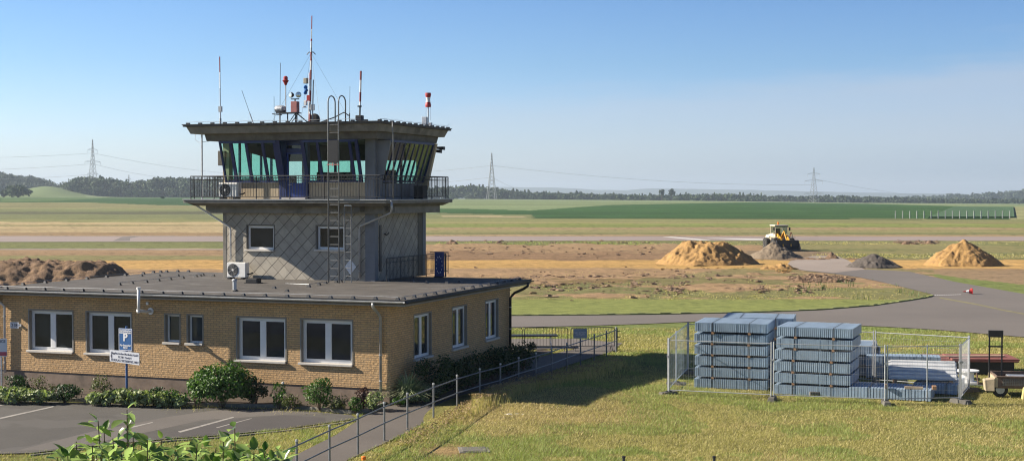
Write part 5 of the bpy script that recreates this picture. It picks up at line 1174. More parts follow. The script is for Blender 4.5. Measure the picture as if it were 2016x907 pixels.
g = G(1637, 509); heap('soil_pile', (g.x, g.y, 0), .9, .8, .75, soilm, 'smallest dark soil heap right of the wheel loader', 'soil heap', 9, n=40)
g = G(1588, 511); heap('soil_pile', (g.x, g.y, 0), 2.8, .7, .25, soilm, 'thin low ridge of brown soil between the loader and smallest heap', 'soil heap', 10, n=48)
g = G(1718, 526); heap('gravel_pile', (g.x, g.y, 0), 2.65, 2.3, 1.4, darkm, 'dark grey gravel pile where the taxiway begins', 'gravel pile', 11, sharp=.85, amp=.16)
g = G(1896, 522); heap('sand_pile', (g.x, g.y, 0), 3.9, 3.0, 2.55, sandm, 'pointed yellow sand pile at far right beyond the taxiway', 'sand pile', 13, sharp=.85, amp=.26)
Yb = 96; bx = lambda px: (px-1008)/FL*Yb
c0 = bx(60)
heap('soil_pile', (c0, Yb, 0), 9.5, 3.8, 2.5, soilm, 'long lumpy brown soil ridge behind the left end of the flat roof', 'soil heap', 15, n=150, amp=.3, bumps=[(bx(-120)-c0,0,4.6,3.3),(bx(-50)-c0,0,4.5,3.4),(bx(35)-c0,.1,4.6,3.5),(bx(95)-c0,0,4.3,3.2),(bx(135)-c0,-.3,4.0,3.0),(bx(180)-c0,0,4.2,3.4)])
# clods
def clods(name, regions, n, mat, label):
    r = np.random.default_rng(11); base = MB().ball((0,0,0), 1, 6, 4); bv = np.array(base.v); V = []; F = []
    tri = [f for f in base.f]; off = 0
    for k in range(n):
        poly = regions[k % len(regions)]
        px = r.uniform(poly[0], poly[1]); py = r.normal(poly[2], poly[3]); 
        p = G(px, py); s = r.uniform(.04, .13)*(.5+r.random()**3*1.2)
        q = bv*np.array([s*1.8, s, s*.55])*(1+.35*r.standard_normal((len(bv), 1)))+np.array([p.x, p.y, s*.3]); V.append(q)
        for f in tri: F.append(tuple(i+off for i in f))
        off += len(bv)
    mb = MB(); mb.v = [tuple(x) for x in np.concatenate(V)]; mb.f = F; return tag(obj(name, mb, mat), label, kind='stuff')
clodm = dirt('clod_soil', (.25,.165,.105), (.36,.25,.16), (.16,.11,.07))
clods('soil_clods', [(880,1300,478,2),(1000,1480,547,2.5),(1550,1660,548,3),(1180,1620,571,4),(1760,1850,477,1.2),(1000,1400,556,8),(860,1300,492,8),(1580,1680,552,2),(860,1500,550,9),(860,1350,572,7)], 2600, clodm, None)
clods('soil_clods', [(1530,1560,532,3),(1300,1500,529,1.5)], 90, sandm, None)
for (x0, x1, y, hgt, lb, sd) in ((870,905,481,.55,'low brown soil heap on the left part of the far verge',21),(965,1000,480,.4,'low dark soil heap right of the left verge heap',23),(1770,1810,481,.5,'dark brown turf heap beyond the taxiway at right',25),(1812,1850,480,.4,'flatter turf heap at far right beyond the taxiway',27),(1555,1600,553,.35,'low brown clod heap in the grass before the gravel pile',29),(1605,1660,555,.25,'flat pale clod heap at the edge of the grass wedge',31)):
    g = G((x0+x1)/2, y); wd = (x1-x0)/FL*g.y/2; heap('soil_pile', (g.x, g.y, 0), wd, wd*.5, hgt, soilm, lb, 'soil heap', sd, n=40, amp=.3)
# ------------------------------------------------------------------ wheel loader
g = G(1541, 494); ldr = empty('wheel_loader', (g.x, g.y+2.2, 0), math.radians(10), 'cream and yellow wheel loader with raised beacon and black bucket', 'wheel loader')
# local: front = -y
def wheel(x, y):
    w1 = obj('wheel', MB().lathe([(.45,-.28),(.7,-.28),(.78,-.2),(.78,.2),(.7,.28),(.45,.28)], (x, y, .78), 22, 'x'), M['rubber'], ldr); obj('rim', MB().lathe([(.05,-.22),(.42,-.24),(.45,-.29),(.45,.29),(.42,.24),(.05,.22)], (x,y,.78), 16, 'x'), M['cream'], w1)
for x in (-1.1, 1.1): wheel(x, -1.2); wheel(x, 1.5)
obj('chassis', MB().box(-.5,.5,-1.6,2.6,.6,1.25), M['yellow'], ldr, bevel=.05)
obj('engine_hood', MB().loft([(-.85,.9,1.2),(.85,.9,1.2),(.85,2.9,1.2),(-.85,2.9,1.2)], [(-.8,.9,2.05),(.8,.9,2.05),(.75,2.75,1.85),(-.75,2.75,1.85)]), M['cream'], ldr, bevel=.05)
obj('fender', MB().box(-1.4,-.75,-.15,.9,1.55,1.75).box(.75,1.4,-.15,.9,1.55,1.75).box(-1.4,-.8,-1.9,-.5,1.6,1.68).box(.8,1.4,-1.9,-.5,1.6,1.68), M['cream'], ldr, bevel=.03)
cb = MB()
for x in (-.78, .72):
    for y in (-.6, .9): cb.box(x, x+.08, y, y+.08, 1.3, 3.0)
cb.box(-.78,.8,-.6,.98,1.3,1.75).box(-.78,-.70,-.52,.9,1.75,2.1).box(.72,.8,-.52,.9,1.75,2.1); cab = obj('cab', cb, M['cream'], ldr, bevel=.01)
obj('cab_roof', MB().box(-.88,.9,-.75,1.08,3.0,3.16), M['cream'], cab, bevel=.04); obj('visor', MB().box(-.8,.82,-.8,-.6,2.9,3.0), M['black'], cab)
obj('cab_glass', MB().box(-.70,.72,-.58,-.56,1.76,2.98).box(-.76,-.74,-.5,.88,2.1,2.98).box(.76,.78,-.5,.88,2.1,2.98), tinted('loader_glass', (.5,.6,.65)), cab)
obj('seat', MB().box(-.3,.3,.1,.6,1.76,2.1).box(-.3,.3,.5,.62,2.1,2.7), M['black'], cab)
drv = MB().ball((0,.25,2.62), .13, 10, 8, (1,1,1.2)); drv.loft([(-.2,.1,2.05),(.2,.1,2.05),(.22,.45,2.05),(-.22,.45,2.05)], [(-.2,.18,2.45),(.2,.18,2.45),(.2,.38,2.45),(-.2,.38,2.45)])
obj('beacon', MB().lathe([(.08,3.16),(.08,3.3),(.1,3.3),(.09,3.48),(.03,3.52)], (-.1,.2,0), 12), M['orange'], ldr)
for s in (-1, 1):
    arm = MB(); arm.loft([(s*.5-.08,-.5,1.75),(s*.5+.08,-.5,1.75),(s*.5+.08,-.5,2.15),(s*.5-.08,-.5,2.15)], [(s*.5-.08,-1.9,1.15),(s*.5+.08,-1.9,1.15),(s*.5+.08,-1.9,1.6),(s*.5-.08,-1.9,1.6)]); arm.loft([(s*.5-.08,-1.9,1.15),(s*.5+.08,-1.9,1.15),(s*.5+.08,-1.9,1.6),(s*.5-.08,-1.9,1.6)], [(s*.5-.08,-2.7,.5),(s*.5+.08,-2.7,.5),(s*.5+.08,-2.7,.8),(s*.5-.08,-2.7,.8)])
    obj('lift_arm', arm, M['yellow'], ldr, bevel=.02)
    obj('mirror', MB().box(s*1.0-.1,s*1.0+.1,-.85,-.78,2.45,2.85).box(min(s*.85,s*1.0),max(s*.85,s*1.0),-.82,-.79,2.9,2.93), M['black'], ldr)
    obj('headlamp', MB().tube([(s*1.05,-.9,1.65),(s*1.1,-1.0,2.1)], .03, 6).box(s*1.1-.12,s*1.1+.12,-1.12,-.98,2.05,2.25), M['cream'] if s < 0 else M['orange'], ldr)
obj('tilt_link', MB().loft([(-.18,-.7,1.6),(.18,-.7,1.6),(.18,-.9,1.6),(-.18,-.9,1.6)], [(-.06,-1.5,2.45),(.06,-1.5,2.45),(.06,-1.65,2.45),(-.06,-1.65,2.45)]).tube([(0,-1.55,2.4),(0,-2.6,1.2)], .08, 8), M['yellow'], ldr)
obj('hydraulic_hose', MB().tube([(.6,-1.3,1.7),(.9,-1.6,2.2),(1.0,-1.7,2.0),(.8,-2.2,1.3)], .04, 6).tube([(.3,-1.2,1.5),(.45,-1.7,1.9),(.6,-2.3,1.2)], .035, 6), M['black'], ldr)
bk = MB(); pr = [(-2.55,1.28),(-2.5,.7),(-2.65,.3),(-3.05,.1),(-3.75,.04),(-3.75,.1),(-3.1,.2),(-2.78,.4),(-2.62,.75),(-2.65,1.28)]
bk.loft([(-1.4,y,z) for y,z in pr], [(1.4,y,z) for y,z in pr]); sd_ = [(-2.55,1.28),(-2.5,.7),(-2.65,.3),(-3.05,.1),(-3.75,.04),(-3.3,.7),(-2.9,1.28)]
for x in (-1.42, 1.38): bk.loft([(x,y,z) for y,z in sd_], [(x+.04,y,z) for y,z in sd_])
bk.box(-1.4,1.4,-2.75,-2.5,1.24,1.34); b_ = obj('bucket', bk, simple('bucket_steel', (.025,.026,.035), .45, .3), ldr)
# ------------------------------------------------------------------ white posts of the distant field fence
crm = MB()
for k in range(30):
    a, b = G(1832+k*5.6, 430.2), G(1880+k*3.9, 413.5); w0 = .9
    za, zb = float(terr(a.x, a.y)), float(terr(b.x, b.y))
    m_ = a.lerp(b, .33); n_ = a.lerp(b, .66)
    P_4 = [(p.x, p.y, float(terr(p.x, p.y))) for p in (a, m_, n_, b)]
    for p, q in zip(P_4[:-1], P_4[1:]): crm.loft([(p[0]-w0,p[1],p[2]-.2),(p[0]+w0,p[1],p[2]-.2),(p[0]+w0*.4,p[1],p[2]+.4),(p[0]-w0*.4,p[1],p[2]+.4)], [(q[0]-w0,q[1],q[2]-.2),(q[0]+w0,q[1],q[2]-.2),(q[0]+w0*.4,q[1],q[2]+.4),(q[0]-w0*.4,q[1],q[2]+.4)])
tag(obj('crop_rows', crm, simple('crop_row_leaf', (.055,.125,.04), .9, var=.4, scale=.5)), kind='stuff')
postm = simple('pale_post', (.42,.43,.4), .7)
for k in range(17):
    px = 1763+k*14.05; p = G(px, 431.0); zt = float(terr(p.x, p.y)); t = obj('field_post', MB().box(-.11,.11,-.11,.11,-.3,2.1), postm); t.location = (p.x, p.y, zt); tag(t, 'slim white post in the row before the dark crop field', 'post', 'white posts before the crop field')
# ------------------------------------------------------------------ pylons and lines
pyl_m = simple('pylon_steel', (.34,.35,.35), .6, .2, var=.1); PYL = []
def pylon(px, ybase, ytop, Y, arms, wb, label, rot=0, lean=.0):
    p = atY(px, ybase, Y); zt = atY(px, ytop, Y).z; z0 = p.z-2; H = zt-z0
    t = empty('electricity_pylon', (p.x, Y, z0), rot, label, 'pylon', 'pylons on the horizon'); mb = MB(); rr = .17
    wd = lambda f: wb/2*(1-f)**1.3*.9+.05*wb*(1-f)+.25
    N_ = 14; fs = [1-(1-k/N_)**1.15 for k in range(N_+1)]
    for sx, sy in ((-1,-1),(1,-1),(1,1),(-1,1)): mb.tube([(sx*wd(f), sy*wd(f), f*H) for f in fs], rr*1.15, 4)
    for a, b in zip(fs[:-1], fs[1:]):
        for (ax, ay, bx_, by) in ((-1,-1,1,-1),(1,-1,1,1),(1,1,-1,1),(-1,1,-1,-1)):
            mb.tube([(ax*wd(a), ay*wd(a), a*H), (bx_*wd(b), by*wd(b), b*H)], rr*.6, 3, False); mb.tube([(bx_*wd(a), by*wd(a), a*H), (ax*wd(b), ay*wd(b), b*H)], rr*.6, 3, False)
    obj('lattice', mb, pyl_m, t)
    for f, half in arms:
        a = MB(); z = f*H; w0 = wd(f)
        for s in (-1, 1):
            a.tube([(s*w0, 0, z), (s*half, 0, z+.6)], rr*.8, 3); a.tube([(s*w0, 0, z+2.2), (s*half, 0, z+.6)], rr*.8, 3); a.tube([(s*half,0,z+.6),(s*half,0,z-3)], rr*.6, 3)
        obj('crossarm', a, pyl_m, t)
    PYL.append((p.x, Y, z0, H)); return t
pylon(183, 388.5, 275, 1420, [(.42,9),(.62,13),(.82,8)], 9, 'tall lattice pylon before the wood at far left', rot=1.25)
pylon(968, 392.5, 301, 1300, [(.42,6),(.63,5),(.8,4)], 8, 'lattice pylon before the middle wood right of the tower', rot=1.35)
pylon(1602, 400.5, 330, 1550, [(.3,14),(.63,13),(.82,9)], 8, 'pale distant pylon on the right beyond the crop field', rot=.55)
pylon(254, 387, 344, 2050, [(.8,5),(.65,7)], 4, 'small faint pylon showing above the wood right of the tall one', rot=1.2)
def span(pts, label):
    mb = MB(); W_ = [atY(*p) for p in pts]; o_ = W_[0]
    for i in range(len(W_)-1):
        a, b = W_[i], W_[i+1]; n = 10; mb.tube([tuple(a.lerp(b, k/n)-o_-Vector((0,0,1))*((b-a).length*.012*4*(k/n)*(1-k/n))) for k in range(n+1)], .11, 3)
    o2 = obj('power_line', mb, pyl_m); o2.location = o_; tag(o2, label, 'power line', 'overhead conductors')
span([(-250,310,1300),(183,301.5,1420)], 'upper conductor running left from the tall left pylon')
span([(-250,337,1300),(183,322.5,1420)], 'middle conductor running left from the tall left pylon')
span([(183,301.5,1420),(560,345,1900)], 'upper conductor falling right from the tall left pylon')
span([(183,322.5,1420),(420,352,1900)], 'middle conductor falling right from the tall left pylon')
span([(-100,352,1300),(183,343,1420)], 'lowest conductor running left from the tall left pylon')
span([(560,350,1400),(968,326,1300)], 'upper conductor arriving from the left at the middle pylon')
span([(600,372,1400),(968,349,1300)], 'lower conductor arriving from the left at the middle pylon')
span([(968,326,1300),(1602,364,1550)], 'upper conductor between the middle and the right pylon')
span([(968,349,1300),(1130,378,2300)], 'lower conductor dropping right of the middle pylon')
span([(1602,352,1550),(2100,372,3300)], 'conductor falling right from the right pylon')
# ------------------------------------------------------------------ foliage
def leaves(P, size, flat=.0, up=0, asp=.55, rg=rng, N_=None, fold=True):
    """diamond leaves (two triangles) at points P with random orientation; returns verts, faces"""
    n = len(P); d = rg.standard_normal((n, 3)); d[:, 2] = d[:, 2]*(1-flat); d /= np.linalg.norm(d, axis=1)[:, None]
    nn = rg.standard_normal((n, 3)); nn[:, 2] += up
    if N_ is not None: nn = nn*.7+N_*1.3
    s = np.cross(d, nn); s /= np.linalg.norm(s, axis=1)[:, None]+1e-9
    L_ = size*(.65+.7*rg.random((n, 1))); Wd = L_*asp*.5
    up_ = np.cross(s, d)
    v = np.stack([P-d*L_*.5, P+s*Wd+up_*L_*.08, P+d*L_*.5-up_*L_*.05, P-s*Wd+up_*L_*.08], 1).reshape(-1, 3)
    b = np.arange(n)[:, None]*4
    f = np.concatenate([b+[0,1,2], b+[0,2,3]], 1).reshape(-1, 3)
    return v, f
def crown_points(n, c, r, rg, shell=.55, lumps=9, lump=.35, zmin=None):
    c = np.array(c, float); r = np.array(r, float)
    lc_ = rg.standard_normal((lumps, 3)); lc_ /= np.linalg.norm(lc_, axis=1)[:, None]; lr = lump*(.7+.6*rg.random(lumps))
    pts = []
    k = rg.integers(0, lumps, n); d = rg.standard_normal((n, 3)); d /= np.linalg.norm(d, axis=1)[:, None]; rad = rg.random((n, 1))**(1-shell)
    p1 = lc_[k]*(1-lr[k][:, None])+d*lr[k][:, None]*rad
    d2 = rg.standard_normal((n, 3)); d2 /= np.linalg.norm(d2, axis=1)[:, None]; p2 = d2*(rg.random((n, 1))**.4)*.72
    m = rg.random(n) < .7; p = np.where(m[:, None], p1, p2)
    q = c+p*r
    if zmin is not None: q[:, 2] = np.maximum(q[:, 2], zmin+rg.random(n)*.08)
    return q, p
def shrub(name, px, py, w_, h_, n, size, mat, label, cat='shrub', Yd=None, seed=0, group=None, twigs=8, lump=.35, dome=True, dy=0):
    rg = np.random.default_rng(seed); g = G(px, py, .06); t = empty(name, (g.x, g.y+dy, .06), 0, label, cat, group)
    q, p = crown_points(n, (0,0,h_*.5), (w_/2, w_/2*.9, h_*.55), rg, lump=lump, zmin=.02, lumps=14)
    v, f = leaves(q, size, up=.6, rg=rg, N_=p/np.maximum(np.linalg.norm(p, axis=1)[:, None], .01))
    npmesh('foliage', v, f, M[mat], t)
    mb = MB(); rr = random.Random(seed)
    for k in range(twigs):
        a = rr.uniform(0, 2*PI); e = rr.uniform(.2, .42)*w_; mb.tube([(0.04*math.cos(a),.04*math.sin(a),-.08),(e*.4*math.cos(a),e*.4*math.sin(a),h_*.4),(e*math.cos(a),e*math.sin(a),h_*rr.uniform(.6,.9))], .014, 4, r2=.004)
    obj('stem', mb, M['bark'], t); return t
shrub('shrub', 437, 798, 2.35, 1.5, 4200, .12, 'leaf_green', 'large rounded bright green shrub before the brick wall', seed=1, lump=.4)
shrub('shrub', 385, 799, 1.1, 1.0, 600, .1, 'leaf_green', 'loose green shrub leaning at the left of the large round one', seed=2, dy=.2)
shrub('shrub', 498, 797, .95, .9, 800, .1, 'leaf_dark', 'dark low shrub at the right foot of the large round one', seed=3, dy=.3)
shrub('rose_bush', 549, 801, .75, .85, 330, .085, 'leaf_green', 'thin rose bush with a pale bloom under the sixth window', 'rose bush', seed=4)
g = G(557, 801, .06); fb_ = MB().ball((0,0,.0), .05, 8, 6); o_ = obj('rose_bloom', fb_, M['sill_stone']); o_.location = (g.x, g.y, .85); tag(o_, 'single pale rose bloom on the thin rose bush', 'flower')
shrub('shrub', 575, 804, .8, .55, 330, .08, 'leaf_olive', 'low yellowish shrub left of the mid green bush', seed=5)
shrub('shrub', 630, 806, 1.25, 1.05, 1300, .085, 'leaf_green', 'mid sized light green bush under the two right front windows', seed=6)
shrub('shrub', 668, 808, .9, .6, 450, .08, 'leaf_olive', 'small dry green bush right of the mid sized bush', seed=7)
shrub('shrub', 712, 806, .6, .75, 260, .1, 'leaf_red', 'purple leaved shrub near the right downpipe', seed=8, dy=.3)
shrub('shrub', 700, 811, .75, .5, 400, .08, 'leaf_green', 'low green plant before the purple shrub', seed=9)
shrub('shrub', 738, 806, .8, .6, 420, .1, 'leaf_hosta', 'low pale leaved plant at the brick corner', seed=10)
shrub('shrub', 826, 792, .8, .28, 300, .09, 'leaf_hosta', 'flat pale ground plant by the path bend', seed=11)
shrub('shrub', 785, 797, .6, .3, 200, .09, 'leaf_green', 'tiny green plant by the kerb end', seed=12)
shrub('shrub', 20, 786, 1.1, .8, 900, .09, 'leaf_dark', 'dark green bush at the foot of the left downpipe', seed=13, dy=.6)
shrub('shrub', 68, 784, .7, .75, 260, .07, 'leaf_olive', 'wispy yellow green plant below the first window', seed=14, dy=.5)
shrub('shrub', 88, 786, .6, .5, 200, .07, 'leaf_olive', 'small brownish plant right of the wispy one', seed=15, dy=.5)
shrub('shrub', 125, 792, 1.3, .62, 900, .09, 'leaf_dark', 'wide dark green cushion shrub below the first two windows', seed=16, dy=.2)
shrub('rose_bush', 192, 790, .95, .95, 420, .085, 'leaf_olive', 'open grey green rose bush below the second window', 'rose bush', seed=17, dy=.5, twigs=14)
shrub('shrub', 218, 792, .7, .45, 300, .08, 'leaf_dark', 'small dark shrub right of the open rose bush', seed=18, dy=.3)
shrub('shrub', 300, 797, 1.4, .55, 900, .09, 'leaf_dark', 'dark green cushion shrub right of the parking sign', seed=19, dy=.35)
shrub('shrub', 340, 800, .9, .6, 500, .09, 'leaf_green', 'green shrub between the cushion and the round shrub', seed=20, dy=.2)
hl = ['at far left edge', 'second from the left', 'under the first window', 'left of the parking post', 'just left of the parking sign', 'right behind the parking sign foot', 'right of the parking sign', 'farther right of the parking sign', 'before the small twin windows']
for k, (px, w_, hh) in enumerate(((5,1.0,.42),(38,1.2,.45),(75,1.1,.42),(185,.75,.35),(214,.8,.4),(248,.9,.5),(283,1.1,.5),(318,1.0,.4),(352,.6,.32))):
    shrub('hosta', px, 790.5+px*.026, w_*1.1, hh*1.15, 380, .17, 'leaf_hosta', 'pale broad leaved hosta '+hl[k], 'plant', seed=30+k, group='hostas along the planting bed', twigs=4)
# dark hedge along the shaded side
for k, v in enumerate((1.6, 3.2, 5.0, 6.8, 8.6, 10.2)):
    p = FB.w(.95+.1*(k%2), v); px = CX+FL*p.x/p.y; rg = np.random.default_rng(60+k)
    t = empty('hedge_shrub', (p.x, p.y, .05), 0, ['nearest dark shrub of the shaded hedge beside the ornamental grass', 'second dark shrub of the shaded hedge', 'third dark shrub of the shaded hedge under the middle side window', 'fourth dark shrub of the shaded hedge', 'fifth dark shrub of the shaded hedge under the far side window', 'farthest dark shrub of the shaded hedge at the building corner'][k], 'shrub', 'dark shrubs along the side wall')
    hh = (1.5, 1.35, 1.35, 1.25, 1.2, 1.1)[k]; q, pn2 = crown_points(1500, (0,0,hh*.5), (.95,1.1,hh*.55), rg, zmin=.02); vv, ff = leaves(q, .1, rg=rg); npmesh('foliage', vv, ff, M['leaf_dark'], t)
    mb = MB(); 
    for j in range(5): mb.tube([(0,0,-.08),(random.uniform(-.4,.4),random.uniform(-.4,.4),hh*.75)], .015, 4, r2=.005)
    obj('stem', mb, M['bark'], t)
# ornamental grass
def blades_at(P, h, lean, w_, rg, seg=4, droop=.5):
    n = len(P); a = rg.random(n)*2*PI; hh = h*(.6+.6*rg.random(n)); ln = lean*(.4+rg.random(n)); V = []; 
    side = np.stack([-np.sin(a), np.cos(a), 0*a], -1); dr = np.stack([np.cos(a), np.sin(a), 0*a], -1)
    for k in range(seg+1):
        t = k/seg; z = hh*(t-droop*ln/np.maximum(h,.01)*t*t*.6); o_ = dr*(ln*t*t)[:, None]; wd = w_*(1-t*.9)
        c = P+o_+np.stack([0*z, 0*z, z], -1); V += [c-side*wd/2, c+side*wd/2]
    V = np.stack(V, 1); m = V.shape[1]; b = np.arange(n)[:, None]*m; F = []
    for k in range(seg): F.append(b+[2*k, 2*k+1, 2*k+3, 2*k+2])
    return V.reshape(-1, 3), np.concatenate(F, 1).reshape(-1, 4)
rg = np.random.default_rng(5); g = G(803, 792); og = empty('ornamental_grass', (g.x, g.y-.15, .1), 0, 'arching fountain of pale ornamental grass at the shaded corner', 'ornamental grass')
P = np.zeros((620, 3)); P[:, :2] = rg.normal(0, .12, (620, 2)); v, f = blades_at(P, 1.15, .95, .05, rg, 6, 1.1); npmesh('blades', v, f, leaf('ornamental_blade', (.35,.45,.2), (.68,.72,.45)), og, k=4)
# ------------------------------------------------------------------ lawn blades
def scatter(n, x0, x1, y0, y1, keep, rg):
    px = rg.uniform(x0, x1, n); py = rg.uniform(y0, y1, n); m = keep(px, py); px, py = px[m], py[m]
    Yv = FL*CAMZ/(py-HOR); Xv = (px-CX)/FL*Yv
    th_off = 0
    return px, py, np.stack([Xv, Yv, terr(Xv, Yv)], -1)
pavs = [pathR+pathL, lotpts, [(985,692),(1215,686),(1230,672),(985,664)], bedp+[(1090,680),(700,760),(-500,760)]]
taxi = [(900,619),(1850,580),(2700,650),(2700,720),(2016,666),(1850,652),(1750,646),(1620,640),(1500,635),(1280,639),(1000,647)]
stk = [(1369,763),(1510,768),(1524,775),(1673,783),(1829,791),(1884,783),(1890,752),(1730,735),(1560,735),(1390,735)]
def lawn_keep(px, py):
    m = np.ones(px.shape, bool)
    for p in pavs+[taxi, stk]: m &= ~pip(px, py, p)
    return m
rg = np.random.default_rng(8)
px, py, P = scatter(330000, 500, 2300, 690, 960, lambda a, b: lawn_keep(a, b)&((a > 1000)|(b > 770)|(b > 690+(1215-a)*.42)), rg)
nn = vnoise(P[:, 0], P[:, 1], 2.2, 40); n2_ = vnoise(P[:, 0], P[:, 1]*2.5, 14, 2)
dryp = sm((n2_-.33)/.2)*sm((py-755)/60); isdry = rg.random(len(P)) < dryp*.85
hts = .03+.05*nn+.03*rg.random(len(P)); bare = np.exp(-(((px-880)/60)**2+((py-890)/14)**2)); kp2 = rg.random(len(P)) > bare*1.2
def addgrass(name, sel, h, mat, w_=.012, lean=.07, seg=2):
    v, f = blades_at(P[sel], h[sel], lean, w_, rg, seg, .3); o_ = npmesh(name, v, f, M[mat], k=4); tag(o_, kind='stuff'); return o_
isgr = (nn > .52)&~isdry
addgrass('lawn_grass', kp2&isdry, hts, 'grass_dry'); addgrass('lawn_grass', kp2&isgr, hts*1.15, 'grass_green'); addgrass('lawn_grass', kp2&~isdry&~isgr, hts, 'grass_blade')
px, py, P = scatter(40000, -400, 720, 820, 990, lambda a, b: lawn_keep(a, b)&(b > 820+(700-a)*.08), rg); nn = vnoise(P[:, 0], P[:, 1], 1.5, 41); hts = .04+.06*nn+.03*rg.random(len(P)); gsel = nn > .48
addgrass('lawn_grass', gsel, hts, 'grass_green'); addgrass('lawn_grass', ~gsel, hts, 'grass_blade')
# middle distance grass
px, py, P = scatter(66000, 1000, 2300, 646, 700, lawn_keep, rg); nn = vnoise(P[:, 0], P[:, 1], 3, 42); hts = .04+.05*nn+.03*rg.random(len(P)); gsel = nn > .5
addgrass('lawn_grass', gsel, hts, 'grass_green', .025); addgrass('lawn_grass', ~gsel, hts, 'grass_blade', .025)
# long grass ridge beside the path with seed heads
A = [(770,879),(860,832),(905,812),(950,795),(990,780),(1040,765),(1090,752),(1150,735),(1200,715)]
pts = []; rg = np.random.default_rng(9)
for k in range(9000):
    i = rg.integers(0, len(A)-1); t = rg.random(); x = A[i][0]*(1-t)+A[i+1][0]*t+abs(rg.normal(0, 26))+3; y = A[i][1]*(1-t)+A[i+1][1]*t+rg.normal(0, 4)+2; pts.append((x, y))
pa_ = np.array(pts); Yv = FL*CAMZ/(pa_[:, 1]-HOR); Xv = (pa_[:, 0]-CX)/FL*Yv; P = np.stack([Xv, Yv, terr(Xv, Yv)], -1)
big_ = np.where((pa_[:, 0] > 930), 1.0, .45)*(.5+1.0*vnoise(P[:, 0], P[:, 1], 1.2, 44)); hts = .34*big_
sel = rg.random(len(P)) < .5; addgrass('long_grass', sel, hts, 'grass_blade', .014, .14, 3); addgrass('long_grass', ~sel, hts, 'grass_dry', .012, .16, 3)
q = P[sel]; hs = hts[sel]; q = q+np.stack([rg.normal(0,.05,len(q)), rg.normal(0,.05,len(q)), hs*1.0], -1); m = rg.random(len(q)) < .6; q = q[m]; v, f = leaves(q, .09, rg=rg, asp=.3); tag(npmesh('seed_heads', v, f, leaf('seed_head', (.3,.2,.11), (.45,.33,.2), .9, .2)), kind='stuff')
# weeds and tufts on the airfield
def wisps(name, regs, n, h, mat, w_, seed):
    global P, rg
    rg = np.random.default_rng(seed); X_ = []
    for k in range(n):
        a = regs[rg.integers(0, len(regs))]; cx, cy = rg.uniform(a[0], a[1]), rg.uniform(a[2], a[3]); p = G(cx, cy)
        for j in range(7): X_.append((p.x+rg.normal(0, .25), p.y+rg.normal(0, .4), 0))
    P = np.array(X_); pxx = CX+FL*P[:,0]/P[:,1]; pyy = HOR+FL*CAMZ/P[:,1]; P = P[~pip(pxx, pyy, TAXI)]; P[:, 2] = terr(P[:, 0], P[:, 1]); addgrass(name, np.ones(len(P), bool), h*(.5+rg.random(len(P))), mat, w_, .1, 2)
wisps('verge_grass', [(860,1500,535,588),(1200,1780,560,590)], 900, .06, 'grass_blade', .07, 50)
wisps('verge_grass', [(860,2100,476,482),(1600,2100,500,508)], 700, .10, 'grass_blade', .12, 51)
wisps('verge_grass', [(860,1300,476,482)], 300, .14, 'grass_green', .12, 52)
wisps('verge_grass', [(1580,1820,545,590)], 26, .3, 'leaf_green', .05, 53)
wisps('kerb_weeds', [(540,690,806,812),(330,540,800,806)], 160, .09, 'grass_blade', .02, 54)
# ------------------------------------------------------------------ foreground shrub of large leaves
rg = np.random.default_rng(21); rr = random.Random(4)
fs = empty('foreground_shrub', (-2.25, 8.3, 0), 0, 'tall leafy shrub with large bright leaves rising at the bottom left', 'shrub')
SV, SF = [], []; LV_, LF_ = [], []; lo = 0; stm = MB()
tips = [(128,893),(150,868),(160,900),(182,876),(193,828),(205,850),(222,862),(250,806),(252,838),(262,860),(278,872),(290,864),(318,866),(345,870),(365,888),(388,872),(402,882),(425,880),(440,868),(462,842),(455,862),(476,885),(500,890),(528,895),(548,886),(115,902),(236,890),(300,895),(335,900),(410,905),(140,910),(270,902),(375,910),(515,912),(555,905),(450,905),(170,905),(190,895),(215,880),(232,905),(256,885),(285,905),(310,888),(325,912),(350,898),(385,900),(420,912),(436,898),(470,905),(490,912),(535,908),(120,915)]
leafP = []
tips += [(rr.uniform(105, 565), rr.uniform(885, 935)) for _ in range(70)]
for (px, py) in tips:
    Y = rr.uniform(7.6, 9.2); tp = atY(px, py, Y); bx0 = -2.25+rr.uniform(-.25, .25); by0 = 8.3+rr.uniform(-.25, .25)
    p0 = Vector((bx0, by0, 0)); pm_ = Vector((tp.x*.85+bx0*.15+rr.uniform(-.08,.08), Y*.8+by0*.2, 3.2)); 
    path = [p0, p0.lerp(pm_, .5)+Vector((0,0,.2)), pm_, pm_.lerp(tp, .6)+Vector((rr.uniform(-.03,.03),0,.02)), tp]; stm.tube([tuple(p-Vector((-2.25,8.3,0))) for p in path], .012, 5, r2=.003)
    nl = rr.randint(20, 26)
    for j in range(nl):
        f_ = j/(nl-1); q = tp.lerp(pm_, f_**1.6*.5); leafP.append((q.x, q.y, q.z, f_, rr.random()*2*PI))
